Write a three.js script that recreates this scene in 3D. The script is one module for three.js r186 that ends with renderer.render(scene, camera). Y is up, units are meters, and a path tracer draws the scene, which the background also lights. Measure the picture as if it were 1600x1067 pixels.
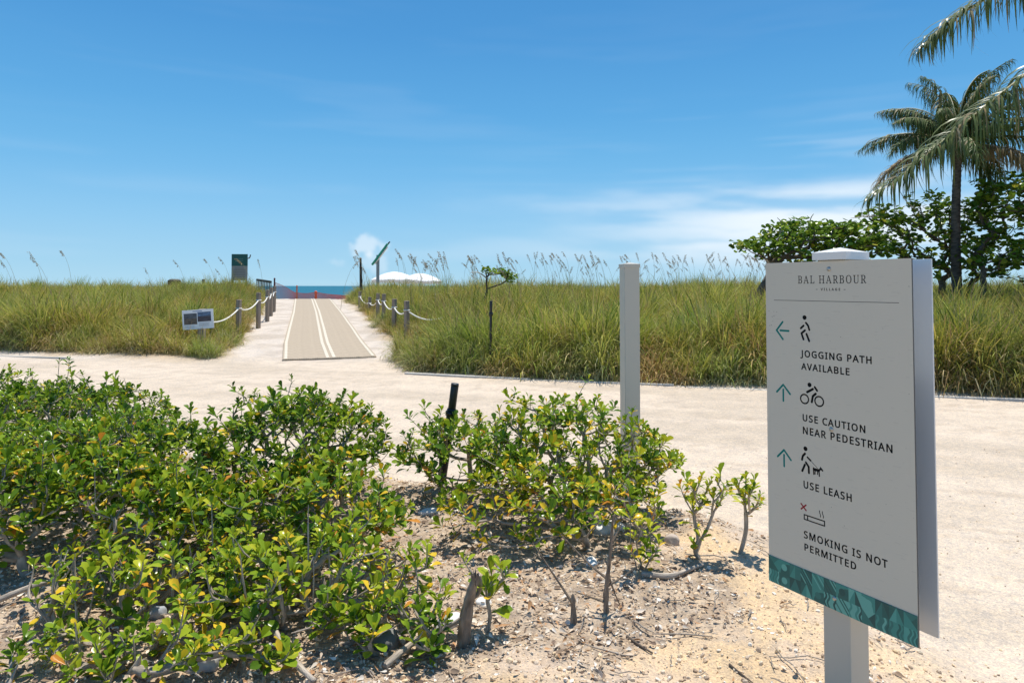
import * as THREE from 'three';
import { mergeVertices } from 'three/addons/utils/BufferGeometryUtils.js';
import { RoundedBoxGeometry } from 'three/addons/geometries/RoundedBoxGeometry.js';

// ------------------------------------------------------------------ camera, sky, sun, exposure
const scene = new THREE.Scene();
const F = 1062, EYE = 1.45, PITCH = THREE.MathUtils.degToRad(1.8), AXIS_ROW = 413;     // focal length in photo pixels, eye height, lens shift
const camera = new THREE.PerspectiveCamera(2 * Math.atan(533.5 / F) * 180 / Math.PI, 1600 / 1067, 0.05, 30000);
camera.position.set(0, EYE, 0);
camera.rotation.x = PITCH;
camera.setViewOffset(1600, 1067, 0, 533.5 - AXIS_ROW, 1600, 1067);
camera.updateProjectionMatrix(); camera.updateMatrixWorld();

const renderer = new THREE.WebGLRenderer({ antialias: true });
renderer.setSize(1024, 682);
renderer.toneMapping = THREE.LinearToneMapping;
renderer.toneMappingExposure = 1.26;
renderer.shadowMap.enabled = true;

const SUN_EL = 62 * Math.PI / 180, SUN_AZ = 14 * Math.PI / 180;                      // azimuth to the right of straight ahead
const sunDir = new THREE.Vector3(Math.sin(SUN_AZ) * Math.cos(SUN_EL), Math.sin(SUN_EL), -Math.cos(SUN_AZ) * Math.cos(SUN_EL));
const sun = new THREE.DirectionalLight(new THREE.Color(1, 0.95, 0.86), 4.4);
sun.position.copy(sunDir).multiplyScalar(80); sun.target.position.set(0, 0, -15);
sun.castShadow = true; sun.shadow.mapSize.set(4096, 4096);
Object.assign(sun.shadow.camera, { left: -35, right: 35, top: 35, bottom: -35, near: 1, far: 200 });
scene.add(sun, sun.target);

// ------------------------------------------------------------------ random numbers and noise
function rng(seed) { let a = seed >>> 0; return () => { a = (a + 0x6D2B79F5) | 0; let t = Math.imul(a ^ (a >>> 15), 1 | a); t = (t + Math.imul(t ^ (t >>> 7), 61 | t)) ^ t; return ((t ^ (t >>> 14)) >>> 0) / 4294967296; }; }
function hash(ix, iy, s) { let h = Math.imul(ix, 374761393) + Math.imul(iy, 668265263) + Math.imul(s, 974634777); h = Math.imul(h ^ (h >>> 13), 1274126177); h = Math.imul(h ^ (h >>> 16), 2246822519); return ((h ^ (h >>> 15)) >>> 0) / 4294967296; }
function noise(x, y, s = 0, wrap = 0) {
  const ix = Math.floor(x), iy = Math.floor(y), fx = x - ix, fy = y - iy, ux = fx * fx * (3 - 2 * fx), uy = fy * fy * (3 - 2 * fy);
  const w = (i) => wrap ? ((i % wrap) + wrap) % wrap : i;
  const a = hash(w(ix), w(iy), s), b = hash(w(ix + 1), w(iy), s), c = hash(w(ix), w(iy + 1), s), d = hash(w(ix + 1), w(iy + 1), s);
  return a + (b - a) * ux + (c - a) * uy + (a - b - c + d) * ux * uy;
}
function fbm(x, y, s = 0, oct = 4, wrap = 0) { let v = 0, a = 0.5, t = 0; for (let i = 0; i < oct; i++) { v += a * noise(x, y, s + i * 17, wrap); t += a; a *= 0.5; x *= 2; y *= 2; wrap *= 2; } return v / t; }
const clamp = (v, a = 0, b = 1) => Math.min(b, Math.max(a, v)), lerp = (a, b, t) => a + (b - a) * t;
const smooth = (a, b, v) => { const t = clamp((v - a) / (b - a)); return t * t * (3 - 2 * t); };
function table(rows, x) { if (x <= rows[0][0]) return rows[0][1]; for (let i = 1; i < rows.length; i++) if (x <= rows[i][0]) return lerp(rows[i - 1][1], rows[i][1], (x - rows[i - 1][0]) / (rows[i][0] - rows[i - 1][0])); return rows[rows.length - 1][1]; }
const V = (x, y, z) => new THREE.Vector3(x, y, z);
const srgb = (r, g, b) => new THREE.Color().setRGB(r / 255, g / 255, b / 255, THREE.SRGBColorSpace);

// ------------------------------------------------------------------ the sky: clear blue, thin cirrus low down, a few puffs on the horizon
{
  const W = 2048, H = 1024, data = new Float32Array(W * H * 4);
  const stops = [[-90, .30, .52, .68], [-4, .36, .60, .76], [0, .375, .630, .80], [2, .315, .590, .80], [5, .250, .535, .790], [9, .178, .450, .750], [14, .118, .365, .690], [20, .082, .292, .620], [27, .064, .245, .56], [45, .050, .19, .47], [90, .045, .16, .41]];
  const cs = Math.cos(SUN_EL);
  for (let j = 0; j < H; j++) {
    const el = ((j + 0.5) / H - 0.5) * 180, y = Math.sin(el * Math.PI / 180), c = Math.cos(el * Math.PI / 180);
    const base = [1, 2, 3].map((k) => table(stops.map((s) => [s[0], s[k]]), el));
    for (let i = 0; i < W; i++) {
      const phi = ((i + 0.5) / W - 0.5) * 2 * Math.PI, dx = c * Math.cos(phi), dz = c * Math.sin(phi);
      let az = (phi + Math.PI / 2) * 180 / Math.PI; if (az > 180) az -= 360;
      const mu = dx * sunDir.x + y * sunDir.y + dz * sunDir.z, glow = 0.22 * Math.pow(Math.max(0, mu), 24) + 0.9 * Math.pow(Math.max(0, mu), 300);
      let cloud = 0;
      if (el > 0 && el < 40) {
        const sx = az / 9, sy = el / 1.15 + az * 0.02, n = fbm(sx, sy, 5, 5), n2 = fbm(az / 26, el / 5, 31, 3);
        const band = smooth(1.0, 3.0, el) * (1 - smooth(6.0, 9.5, el));                           // streaky cirrus low in the sky
        const place = Math.exp(-Math.pow((az - 25) / 15, 2)) + 0.75 * smooth(0.56, 0.74, n2) * (Math.abs(az) > 50 ? 1 : 0.15);
        cloud += 0.85 * band * place * smooth(0.26, 0.66, n) + 0.22 * place * smooth(0, 1.5, el) * (1 - smooth(4, 9, el));
        cloud += 0.16 * place * smooth(0.52, 0.8, fbm(az / 14, el / 0.5, 77, 4)) * smooth(6, 9, el) * (1 - smooth(10, 16, el));
        cloud += 0.04 * smooth(0.58, 0.8, fbm(az / 16 + el * 0.12, el / 1.6, 55, 4)) * (1 - smooth(14, 26, el));
        const puffs = [[-12.0, 3.2, 1.4, 0.8, 0.5], [-11.4, 2.0, 1.3, 0.8, 0.28], [-14.6, 1.9, 0.6, 0.3, 0.16], [52, 2.4, 3, 1, 0.6], [-64, 2.4, 4, 1.2, 0.6], [100, 2.5, 4, 1.3, 0.6], [-130, 2.8, 5, 1.4, 0.6], [160, 2.5, 4, 1.3, 0.6]];
        for (const [pa, pe, ra, re, k] of puffs) { const r = Math.hypot((az - pa) / ra, (el - pe) / re) + (fbm(az * 1.6, el * 1.6, 91, 4) - 0.5) * 1.7; cloud += k * (1 - smooth(0.55, 1.15, r)); }
      }
      cloud = clamp(cloud, 0, 0.92);
      const o = (j * W + i) * 4, cl = [0.80, 0.87, 0.93];
      for (let k = 0; k < 3; k++) data[o + k] = 0.9 * (lerp(base[k] * [lerp(1.06, .92, smooth(3, 12, el)), 1, lerp(.97, 1, smooth(0, 8, el))][k], cl[k], cloud) + glow * [1, .97, .9][k]);
      data[o + 3] = 1;
    }
  }
  const t = new THREE.DataTexture(data, W, H, THREE.RGBAFormat, THREE.FloatType);
  t.mapping = THREE.EquirectangularReflectionMapping; t.magFilter = t.minFilter = THREE.LinearFilter; t.needsUpdate = true;
  scene.background = t; scene.environment = t;
}

// ------------------------------------------------------------------ from photo pixels to directions; the distance comes from the ground
function ray(px, py) { const cx = (px - 800) / F, cy = (AXIS_ROW - py) / F, y = cy * Math.cos(PITCH) + Math.sin(PITCH), z = Math.cos(PITCH) - cy * Math.sin(PITCH); return [cx / z, y / z]; }
function at(px, py, d) { const [sx, sy] = ray(px, py); return V(sx * d, EYE + sy * d, -d); }

// ------------------------------------------------------------------ terrain height
const kerbD = (x) => 8.5 + (6.4 - x) * 0.325;                                          // far edge of the gravel path
const CORR = [[8, 0], [13.3, 0], [18.4, .20], [25.5, .43], [34.8, .73], [37, .72], [41, .35], [50, -.6], [62, -1.9], [80, -3.2], [150, -6], [400, -9]];
const DUNE = [[-1, 0], [0.15, 0.01], [1.2, 0.12], [4, .34], [8, .60], [13, .84], [18, .97], [24, 1.0], [29, .66], [38, -.4], [52, -1.9], [70, -3.2], [140, -6], [400, -9]];
const matX = (d) => table([[8, -1.9], [13.3, -3.54], [15.8, -4.36], [18.4, -5.15], [25.5, -7.3], [34.8, -10.2], [60, -18], [400, -120]], d);
const MAT_HALF = 0.94;
const bedD = (x) => 4.35 + (1.2 - x) * 0.36;
function bed(x, d) { return smooth(-0.1, 0.55, bedD(x) - d + (fbm(x * 1.3, d * 1.3, 8, 3) - 0.5) * 0.5) * (1 - smooth(1.15, 1.95, x + (2.6 - d) * -0.18 + (fbm(x * 1.1, d * 1.1, 12, 3) - 0.5) * 0.5)); }
function ground(x, d) {
  const w = d - kerbD(x), off = Math.abs(x - matX(d)), t = smooth(1.7, 4.2, off);
  let dune = table(DUNE, w); if (w > 0.5 && w < 32) dune += (fbm(x * 0.22, d * 0.22, 3, 3) - 0.5) * 0.50 * smooth(0.5, 5, w) * (1 - smooth(20, 32, w));
  let h = lerp(table(CORR, d), dune, t);
  if (d < 45) {
    const b = bed(x, d), loose = smooth(MAT_HALF + 0.1, MAT_HALF + 0.5, off) * smooth(12.2, 13.4, d) * (1 - t);
    h += b * (0.12 + (fbm(x * 1.9, d * 1.9, 21, 3) - 0.5) * 0.09 + (fbm(x * 9, d * 9, 22, 3) - 0.5) * 0.03);
    h += loose * ((fbm(x * 1.5, d * 1.5, 41, 2) - 0.4) * 0.12 + (fbm(x * 5, d * 5, 42, 2) - 0.5) * 0.05);
    if (d < 13.5) { const m = d < 12.9 ? 1 : smooth(13.5, 12.9, d); h += m * (1 - b) * ((fbm(x * 0.6, d * 0.6, 25, 2) - 0.5) * 0.03 + (fbm((x * 0.95 - d * 0.31) * 1.2, (d * 0.95 + x * 0.31) * 9, 26, 3) - 0.5) * 0.010); }
  }
  return h;
}
function onGround(px, py) { const [sx, sy] = ray(px, py); let d = 1.2; for (; d < 60; d += 0.01) if (EYE + sy * d < ground(sx * d, d)) break; return V(sx * d, ground(sx * d, d), -d); }

// ------------------------------------------------------------------ builders
const taken = new Map();
function numbered(name) { const n = taken.get(name) || 0; taken.set(name, n + 1); return n ? `${name}_${String(n).padStart(3, '0')}` : name; }
function tag(o, label, category, group, kind) { o.userData.label = label; if (category) o.userData.category = category; if (group) o.userData.group = group; if (kind) o.userData.kind = kind; return o; }
function thing(name, pos, label, category, group) { const g = new THREE.Group(); g.name = numbered(name); g.position.copy(pos); scene.add(g); return tag(g, label, category, group); }
function put(mesh, name, parent) { mesh.name = parent ? name : numbered(name); mesh.castShadow = mesh.receiveShadow = true; (parent || scene).add(mesh); return mesh; }
class MB {
  constructor() { this.p = []; this.i = []; this.c = []; this.u = []; }
  v(x, y, z, c, u = 0, w = 0) { this.p.push(x, y, z); if (c) this.c.push(c.r, c.g, c.b); this.u.push(u, w); return this.p.length / 3 - 1; }
  tube(pts, radii, sides = 6, c = null, cap = true) {
    const n = pts.length, up = V(0, 1, 0), T = V(), A = V(), B = V(); let len = 0, prev = null; const first = this.p.length / 3;
    for (let k = 0; k < n; k++) {
      T.copy(pts[Math.min(n - 1, k + 1)]).sub(pts[Math.max(0, k - 1)]).normalize();
      if (!prev) { A.crossVectors(Math.abs(T.y) > 0.9 ? V(1, 0, 0) : up, T).normalize(); } else { A.copy(prev).addScaledVector(T, -prev.dot(T)).normalize(); }
      prev = A.clone(); B.crossVectors(T, A); if (k) len += pts[k].distanceTo(pts[k - 1]);
      for (let s = 0; s <= sides; s++) { const a = s / sides * Math.PI * 2, r = radii[k], ca = Math.cos(a) * r, sa = Math.sin(a) * r; this.v(pts[k].x + A.x * ca + B.x * sa, pts[k].y + A.y * ca + B.y * sa, pts[k].z + A.z * ca + B.z * sa, c, s / sides, len); }
    }
    const m = sides + 1;
    for (let k = 0; k < n - 1; k++) for (let s = 0; s < sides; s++) { const a = first + k * m + s, b = a + 1, d = a + m, e = d + 1; this.i.push(a, b, d, b, e, d); }
    if (cap) for (const [k, flip] of [[0, 1], [n - 1, 0]]) { const q = this.v(pts[k].x, pts[k].y, pts[k].z, c, .5, len); for (let s = 0; s < sides; s++) { const a = first + k * m + s; flip ? this.i.push(q, a + 1, a) : this.i.push(q, a, a + 1); } }
    return this;
  }
  ribbon(pts, widths, side, c) {
    const first = this.p.length / 3;
    for (let k = 0; k < pts.length; k++) { const w = widths[k] / 2, p = pts[k]; this.v(p.x - side.x * w, p.y - side.y * w, p.z - side.z * w, c, 0, k); this.v(p.x + side.x * w, p.y + side.y * w, p.z + side.z * w, c, 1, k); }
    for (let k = 0; k < pts.length - 1; k++) { const a = first + k * 2; this.i.push(a, a + 1, a + 2, a + 1, a + 3, a + 2); }
    return this;
  }
  quad(a, b, c, d, col) { const f = this.p.length / 3; [a, b, c, d].forEach((q, k) => this.v(q.x, q.y, q.z, col, k === 1 || k === 2 ? 1 : 0, k > 1 ? 1 : 0)); this.i.push(f, f + 1, f + 2, f, f + 2, f + 3); return this; }
  geom(g, m, c) {
    const f = this.p.length / 3, P = g.attributes.position, t = V();
    for (let k = 0; k < P.count; k++) { t.fromBufferAttribute(P, k).applyMatrix4(m); this.v(t.x, t.y, t.z, c, g.attributes.uv ? g.attributes.uv.getX(k) : 0, g.attributes.uv ? g.attributes.uv.getY(k) : 0); }
    if (g.index) for (let k = 0; k < g.index.count; k++) this.i.push(f + g.index.getX(k)); else for (let k = 0; k < P.count; k++) this.i.push(f + k);
    return this;
  }
  box(cx, cy, cz, sx, sy, sz, c, turn = null) { const m = new THREE.Matrix4().makeTranslation(cx, cy, cz); if (turn) m.multiply(turn); return this.flat(new THREE.BoxGeometry(sx, sy, sz), m, c); }
  flat(g, m, c) { return this.geom(g, m, c); }
  make() {
    const g = new THREE.BufferGeometry(); g.setAttribute('position', new THREE.Float32BufferAttribute(this.p, 3)); g.setAttribute('uv', new THREE.Float32BufferAttribute(this.u, 2));
    if (this.c.length === this.p.length) g.setAttribute('color', new THREE.Float32BufferAttribute(this.c, 3));
    g.setIndex(this.i); g.computeVertexNormals(); return g;
  }
  build(name, mat, parent) { return put(new THREE.Mesh(this.make(), mat), name, parent); }
}
function curve(pts, n) { const c = new THREE.CatmullRomCurve3(pts, false, 'centripetal'); return c.getPoints(n); }

// ------------------------------------------------------------------ textures and materials
function texture(W, H, fn, colour) {
  const data = new Uint8Array(W * H * 4);
  for (let j = 0; j < H; j++) for (let i = 0; i < W; i++) { const v = fn(i / W, j / H, i, j), o = (j * W + i) * 4; for (let k = 0; k < 3; k++) data[o + k] = clamp(Array.isArray(v) ? v[k] : v) * 255; data[o + 3] = 255; }
  const t = new THREE.DataTexture(data, W, H, THREE.RGBAFormat, THREE.UnsignedByteType); t.wrapS = t.wrapT = THREE.RepeatWrapping; t.magFilter = THREE.LinearFilter; t.minFilter = THREE.LinearMipmapLinearFilter; t.generateMipmaps = true;
  if (colour) t.colorSpace = THREE.SRGBColorSpace; t.needsUpdate = true; return t;
}
const grain = (seed) => (u, v, i, j) => { const a = hash(i, j, seed), b = noise(u * 256, v * 256, seed + 1, 256), c = fbm(u * 64, v * 64, seed + 2, 3, 64), d = fbm(u * 8, v * 8, seed + 3, 3, 8); return [a, b, c, d]; };
const sandFn = (u, v, i, j) => { const [a, b, c, d] = grain(11)(u, v, i, j); let t = 0.845 + (a - .5) * .12 + (b - .5) * .17 + (c - .5) * .13 + (d - .5) * .08; const dark = b > 0.9 ? (b - 0.9) * 2.0 : 0; t -= dark; const warm = (c - 0.5) * 0.10 + (b - .5) * .05; return [t + warm * .3, t, t - warm * .6]; };
const sandMap = texture(1024, 1024, sandFn, true); const sandBump = texture(1024, 1024, (u, v, i, j) => { const [a, b, c, d] = grain(11)(u, v, i, j); return .25 * a + .45 * b + .3 * c; });
const M = {};
const std = (o) => new THREE.MeshStandardMaterial(o), phys = (o) => new THREE.MeshPhysicalMaterial(o);
M.ground = std({ vertexColors: true, map: sandMap, bumpMap: sandBump, bumpScale: 0.006, roughness: 1 });
const leafOpts = { roughness: 1, transmission: 0.27, thickness: 0, specularIntensity: 0.15, clearcoat: 0.3, clearcoatRoughness: 0.22, side: THREE.DoubleSide };
const leafTints = [[.034, .078, .008], [.070, .145, .010], [.130, .230, .013], [.215, .315, .016], [.330, .400, .020], [.470, .480, .030], [.740, .500, .030], [.60, .25, .035]].map((c) => new THREE.Color(...c));
M.leafTint = leafTints.map((c, k) => phys({ ...leafOpts, color: c, name: `leaf_${k}` }));
M.leafMix = phys({ ...leafOpts, color: 0xffffff, vertexColors: true });
M.grass = phys({ vertexColors: true, roughness: 1, transmission: 0.32, thickness: 0, specularIntensity: 0.2, side: THREE.DoubleSide });
const barkMap = texture(128, 256, (u, v) => { const n = fbm(u * 8, v * 24, 61, 4, 8), m = fbm(u * 4, v * 6, 64, 3, 4); const t = 0.80 + (n - .5) * .45 + (m - .5) * .35; return [t, t * .98, t * .95]; }, true);
M.bark = std({ color: new THREE.Color(.66, .58, .50), map: barkMap, bumpMap: barkMap, bumpScale: 0.006, roughness: 0.95 });
M.deadwood = std({ color: new THREE.Color(.42, .34, .27), map: barkMap, bumpMap: barkMap, bumpScale: 0.012, roughness: 1 });
M.barkDark = std({ color: new THREE.Color(.20, .16, .13), map: barkMap, roughness: 0.95 });
const woodMap = texture(256, 512, (u, v) => { const n = fbm(u * 24, v * 3, 71, 4, 24), m = fbm(u * 6, v * 4, 74, 3, 6); const t = 0.78 + (n - .5) * .5 + (m - .5) * .25; return [t, t * .97, t * .93]; }, true);
M.wood = std({ color: new THREE.Color(.58, .48, .40), map: woodMap, roughness: 0.95, bumpMap: woodMap, bumpScale: 0.004 });
M.rope = std({ color: new THREE.Color(.78, .74, .66), roughness: 0.9 });
M.black = std({ color: new THREE.Color(.012, .013, .015), roughness: 0.42 });
M.vinyl = std({ color: new THREE.Color(.54, .495, .415), roughness: 0.45 });
M.panelBack = phys({ color: new THREE.Color(.62, .65, .68), roughness: 0.38, metalness: 0.35 });
M.steel = std({ color: new THREE.Color(.42, .41, .39), roughness: 0.35, metalness: 0.9 });

// ------------------------------------------------------------------ the ground, one sheet to beyond the beach
{
  const xs = [0], ds = [];
  for (let x = 0; x < 500;) { x += 0.028 + 0.03 * Math.max(0, x - 2.6); xs.push(Math.min(x, 500)); }
  const X = [...xs.slice(1).reverse().map((v) => -v), ...xs];
  for (let d = 1.6; d > -40;) { ds.unshift(d); d -= 0.05 + 0.12 * (1.6 - d); }
  for (let d = 1.63; d < 420;) { ds.push(d); d += 0.024 + 0.0115 * Math.max(0, d - 2); }
  const nx = X.length, nd = ds.length, p = new Float32Array(nx * nd * 3), c = new Float32Array(nx * nd * 3), u = new Float32Array(nx * nd * 2), idx = [];
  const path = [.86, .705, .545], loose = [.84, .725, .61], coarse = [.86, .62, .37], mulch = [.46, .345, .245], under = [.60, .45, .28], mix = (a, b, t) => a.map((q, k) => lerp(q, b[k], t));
  for (let j = 0; j < nd; j++) for (let i = 0; i < nx; i++) {
    const x = X[i], d = ds[j], o = j * nx + i, w = d - kerbD(x);
    p[o * 3] = x; p[o * 3 + 1] = ground(x, d); p[o * 3 + 2] = -d; u[o * 2] = x / 1.3; u[o * 2 + 1] = d / 1.3;
    const al = x * 0.95 - d * 0.31, ac = d * 0.95 + x * 0.31;                              // along and across the gravel path
    let col = mix(path, [.72, .59, .45], 0.9 * smooth(0.42, 0.72, fbm(al * 0.5, ac * 2.4, 51, 4)));
    col = mix(col, [.62, .49, .36], 0.55 * smooth(0.58, 0.8, fbm(al * 1.2, ac * 14, 52, 3)));
    if (d > 12.6) col = mix(col, mix(loose, [.69, .58, .47], smooth(.45, .7, fbm(x * 2, d * 2, 53, 3))), smooth(12.6, 14, d));
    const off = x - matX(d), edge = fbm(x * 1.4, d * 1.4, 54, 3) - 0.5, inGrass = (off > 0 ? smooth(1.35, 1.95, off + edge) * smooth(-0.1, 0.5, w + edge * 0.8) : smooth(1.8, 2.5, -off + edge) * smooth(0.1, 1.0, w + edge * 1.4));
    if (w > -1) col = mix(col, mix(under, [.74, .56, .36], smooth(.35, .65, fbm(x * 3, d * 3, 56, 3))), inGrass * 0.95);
    const b = d < 12 ? bed(x, d) : 0;
    if (b > 0) {
      const lit = smooth(0.40, 0.58, fbm(x * 1.7, d * 1.7, 57, 4) + 0.33 * smooth(1.05, 0.15, x) - 0.30 * smooth(2.95, 2.2, d) * smooth(-0.6, 0.4, x));
      col = mix(col, mix(coarse, [.78, .60, .44], smooth(.4, .7, fbm(x * 4, d * 4, 58, 3))), b);
      col = mix(col, mix(mulch, [.68, .53, .38], smooth(.35, .65, fbm(x * 16, d * 16, 59, 2))), b * lit * 0.9);
    }
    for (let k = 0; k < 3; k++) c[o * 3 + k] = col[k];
    if (i && j) { const a = o - nx - 1; idx.push(a, a + 1, o, a, o, o - 1); }
  }
  const g = new THREE.BufferGeometry(); g.setAttribute('position', new THREE.BufferAttribute(p, 3)); g.setAttribute('color', new THREE.BufferAttribute(c, 3)); g.setAttribute('uv', new THREE.BufferAttribute(u, 2)); g.setIndex(idx); g.computeVertexNormals();
  tag(put(new THREE.Mesh(g, M.ground), 'sand_ground'), 'pale crushed shell path and sandy dune ground', 'ground', null, 'structure');
}
// the sea
{
  const wave = texture(512, 512, (u, v) => fbm(u * 12, v * 30, 81, 5, 6) );
  wave.repeat.set(220, 320);
  const m = phys({ color: new THREE.Color(.006, .115, .165), roughness: 0.42, specularIntensity: 0.35, bumpMap: wave, bumpScale: 0.8 });
  const g = new THREE.PlaneGeometry(30000, 16000, 1, 1); g.rotateX(-Math.PI / 2);
  const s = put(new THREE.Mesh(g, m), 'sea'); s.position.set(0, -4.2, -8095); tag(s, 'deep teal sea reaching a flat horizon', 'sea', null, 'structure');
}
// the kerb along the far side of the gravel path, in lengths
{
  const kerb = new THREE.Group(); kerb.name = 'path_kerb'; scene.add(kerb); tag(kerb, 'low pale kerb edging the far side of the gravel path', 'kerb', null, 'structure');
  const r = rng(5), mats = [.78, .84, .70].map((v) => std({ color: new THREE.Color(v, v * .93, v * .82), map: sandMap, roughness: 1 }));
  const run = (x0, x1) => { for (let x = x0; x < x1; x += 2.05) { const xe = Math.min(x + 2.03, x1), cx = (x + xe) / 2, L = (xe - x) * 1.05; const g = new RoundedBoxGeometry(L, 0.16, 0.085, 2, 0.014); const m = put(new THREE.Mesh(g, mats[Math.floor(r() * 3)]), 'kerb_length', kerb); m.position.set(cx, -0.064 + r() * 0.018, -kerbD(cx) + (r() - .5) * 0.03); m.rotation.set((r() - .5) * .12, -Math.atan(0.325) + (r() - .5) * .02, (r() - .5) * .012); } };
  run(-1.75, 16); run(-19, -8.6);
}
// the beach mat that climbs the dune
{
  const ribs = texture(64, 512, (u, v, i, j) => { const t = .84 + .05 * Math.sin(v * Math.PI * 2 * 24) + (hash(i, j, 3) - .5) * .12 + (fbm(u * 16, v * 64, 9, 3, 16) - .5) * .12; return [t, t * .985, t * .96]; }, true);
  const mm = std({ color: new THREE.Color(.60, .50, .385), map: ribs, roughness: 1 }), ms = std({ color: new THREE.Color(.90, .83, .70), map: ribs, roughness: 1 });
  const mat = new THREE.Group(); mat.name = 'beach_mat_path'; scene.add(mat); tag(mat, 'long tan roll-out beach mat with cream stripes climbing over the dune', 'path', null, 'structure');
  const strip = (a, b, lift, name, m) => {
    const mb = new MB(); const n = 150; for (let k = 0; k <= n; k++) { const t = k / n; for (let q = 0; q <= 4; q++) { const f = lerp(a, b, q / 4); const d = lerp(13.18 + f * 0.5, 40, t), cx = matX(d), x = cx + (f - 0.5) * 2 * MAT_HALF; mb.v(x, table(CORR, d) + lift + 0.004 * Math.sin(d * 1.7), -d, null, (f) * 2, d * 0.6); } }
    for (let k = 0; k < n; k++) for (let q = 0; q < 4; q++) { const o = k * 5 + q; mb.i.push(o, o + 1, o + 5, o + 1, o + 6, o + 5); }
    return mb.build(name, m, mat);
  };
  strip(0, 1, 0.035, 'mat_sheet', mm); strip(0.018, 0.050, 0.040, 'edge_stripe', ms); strip(0.950, 0.982, 0.040, 'edge_stripe', ms); strip(0.456, 0.492, 0.040, 'centre_stripe', ms); strip(0.524, 0.560, 0.040, 'centre_stripe', ms);
  const lip = new MB(), pts = [], rr = []; const r = rng(8); for (let k = 0; k <= 30; k++) { const f = k / 30, d = 13.17 + f * 0.5; pts.push(V(matX(d) + (f - .5) * 2 * MAT_HALF, 0.016 + r() * 0.008, -d + 0.01)); rr.push(0.02 + r() * 0.014); }
  lip.tube(pts, rr, 6).build('frayed_front_edge', mm, mat);
}

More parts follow.
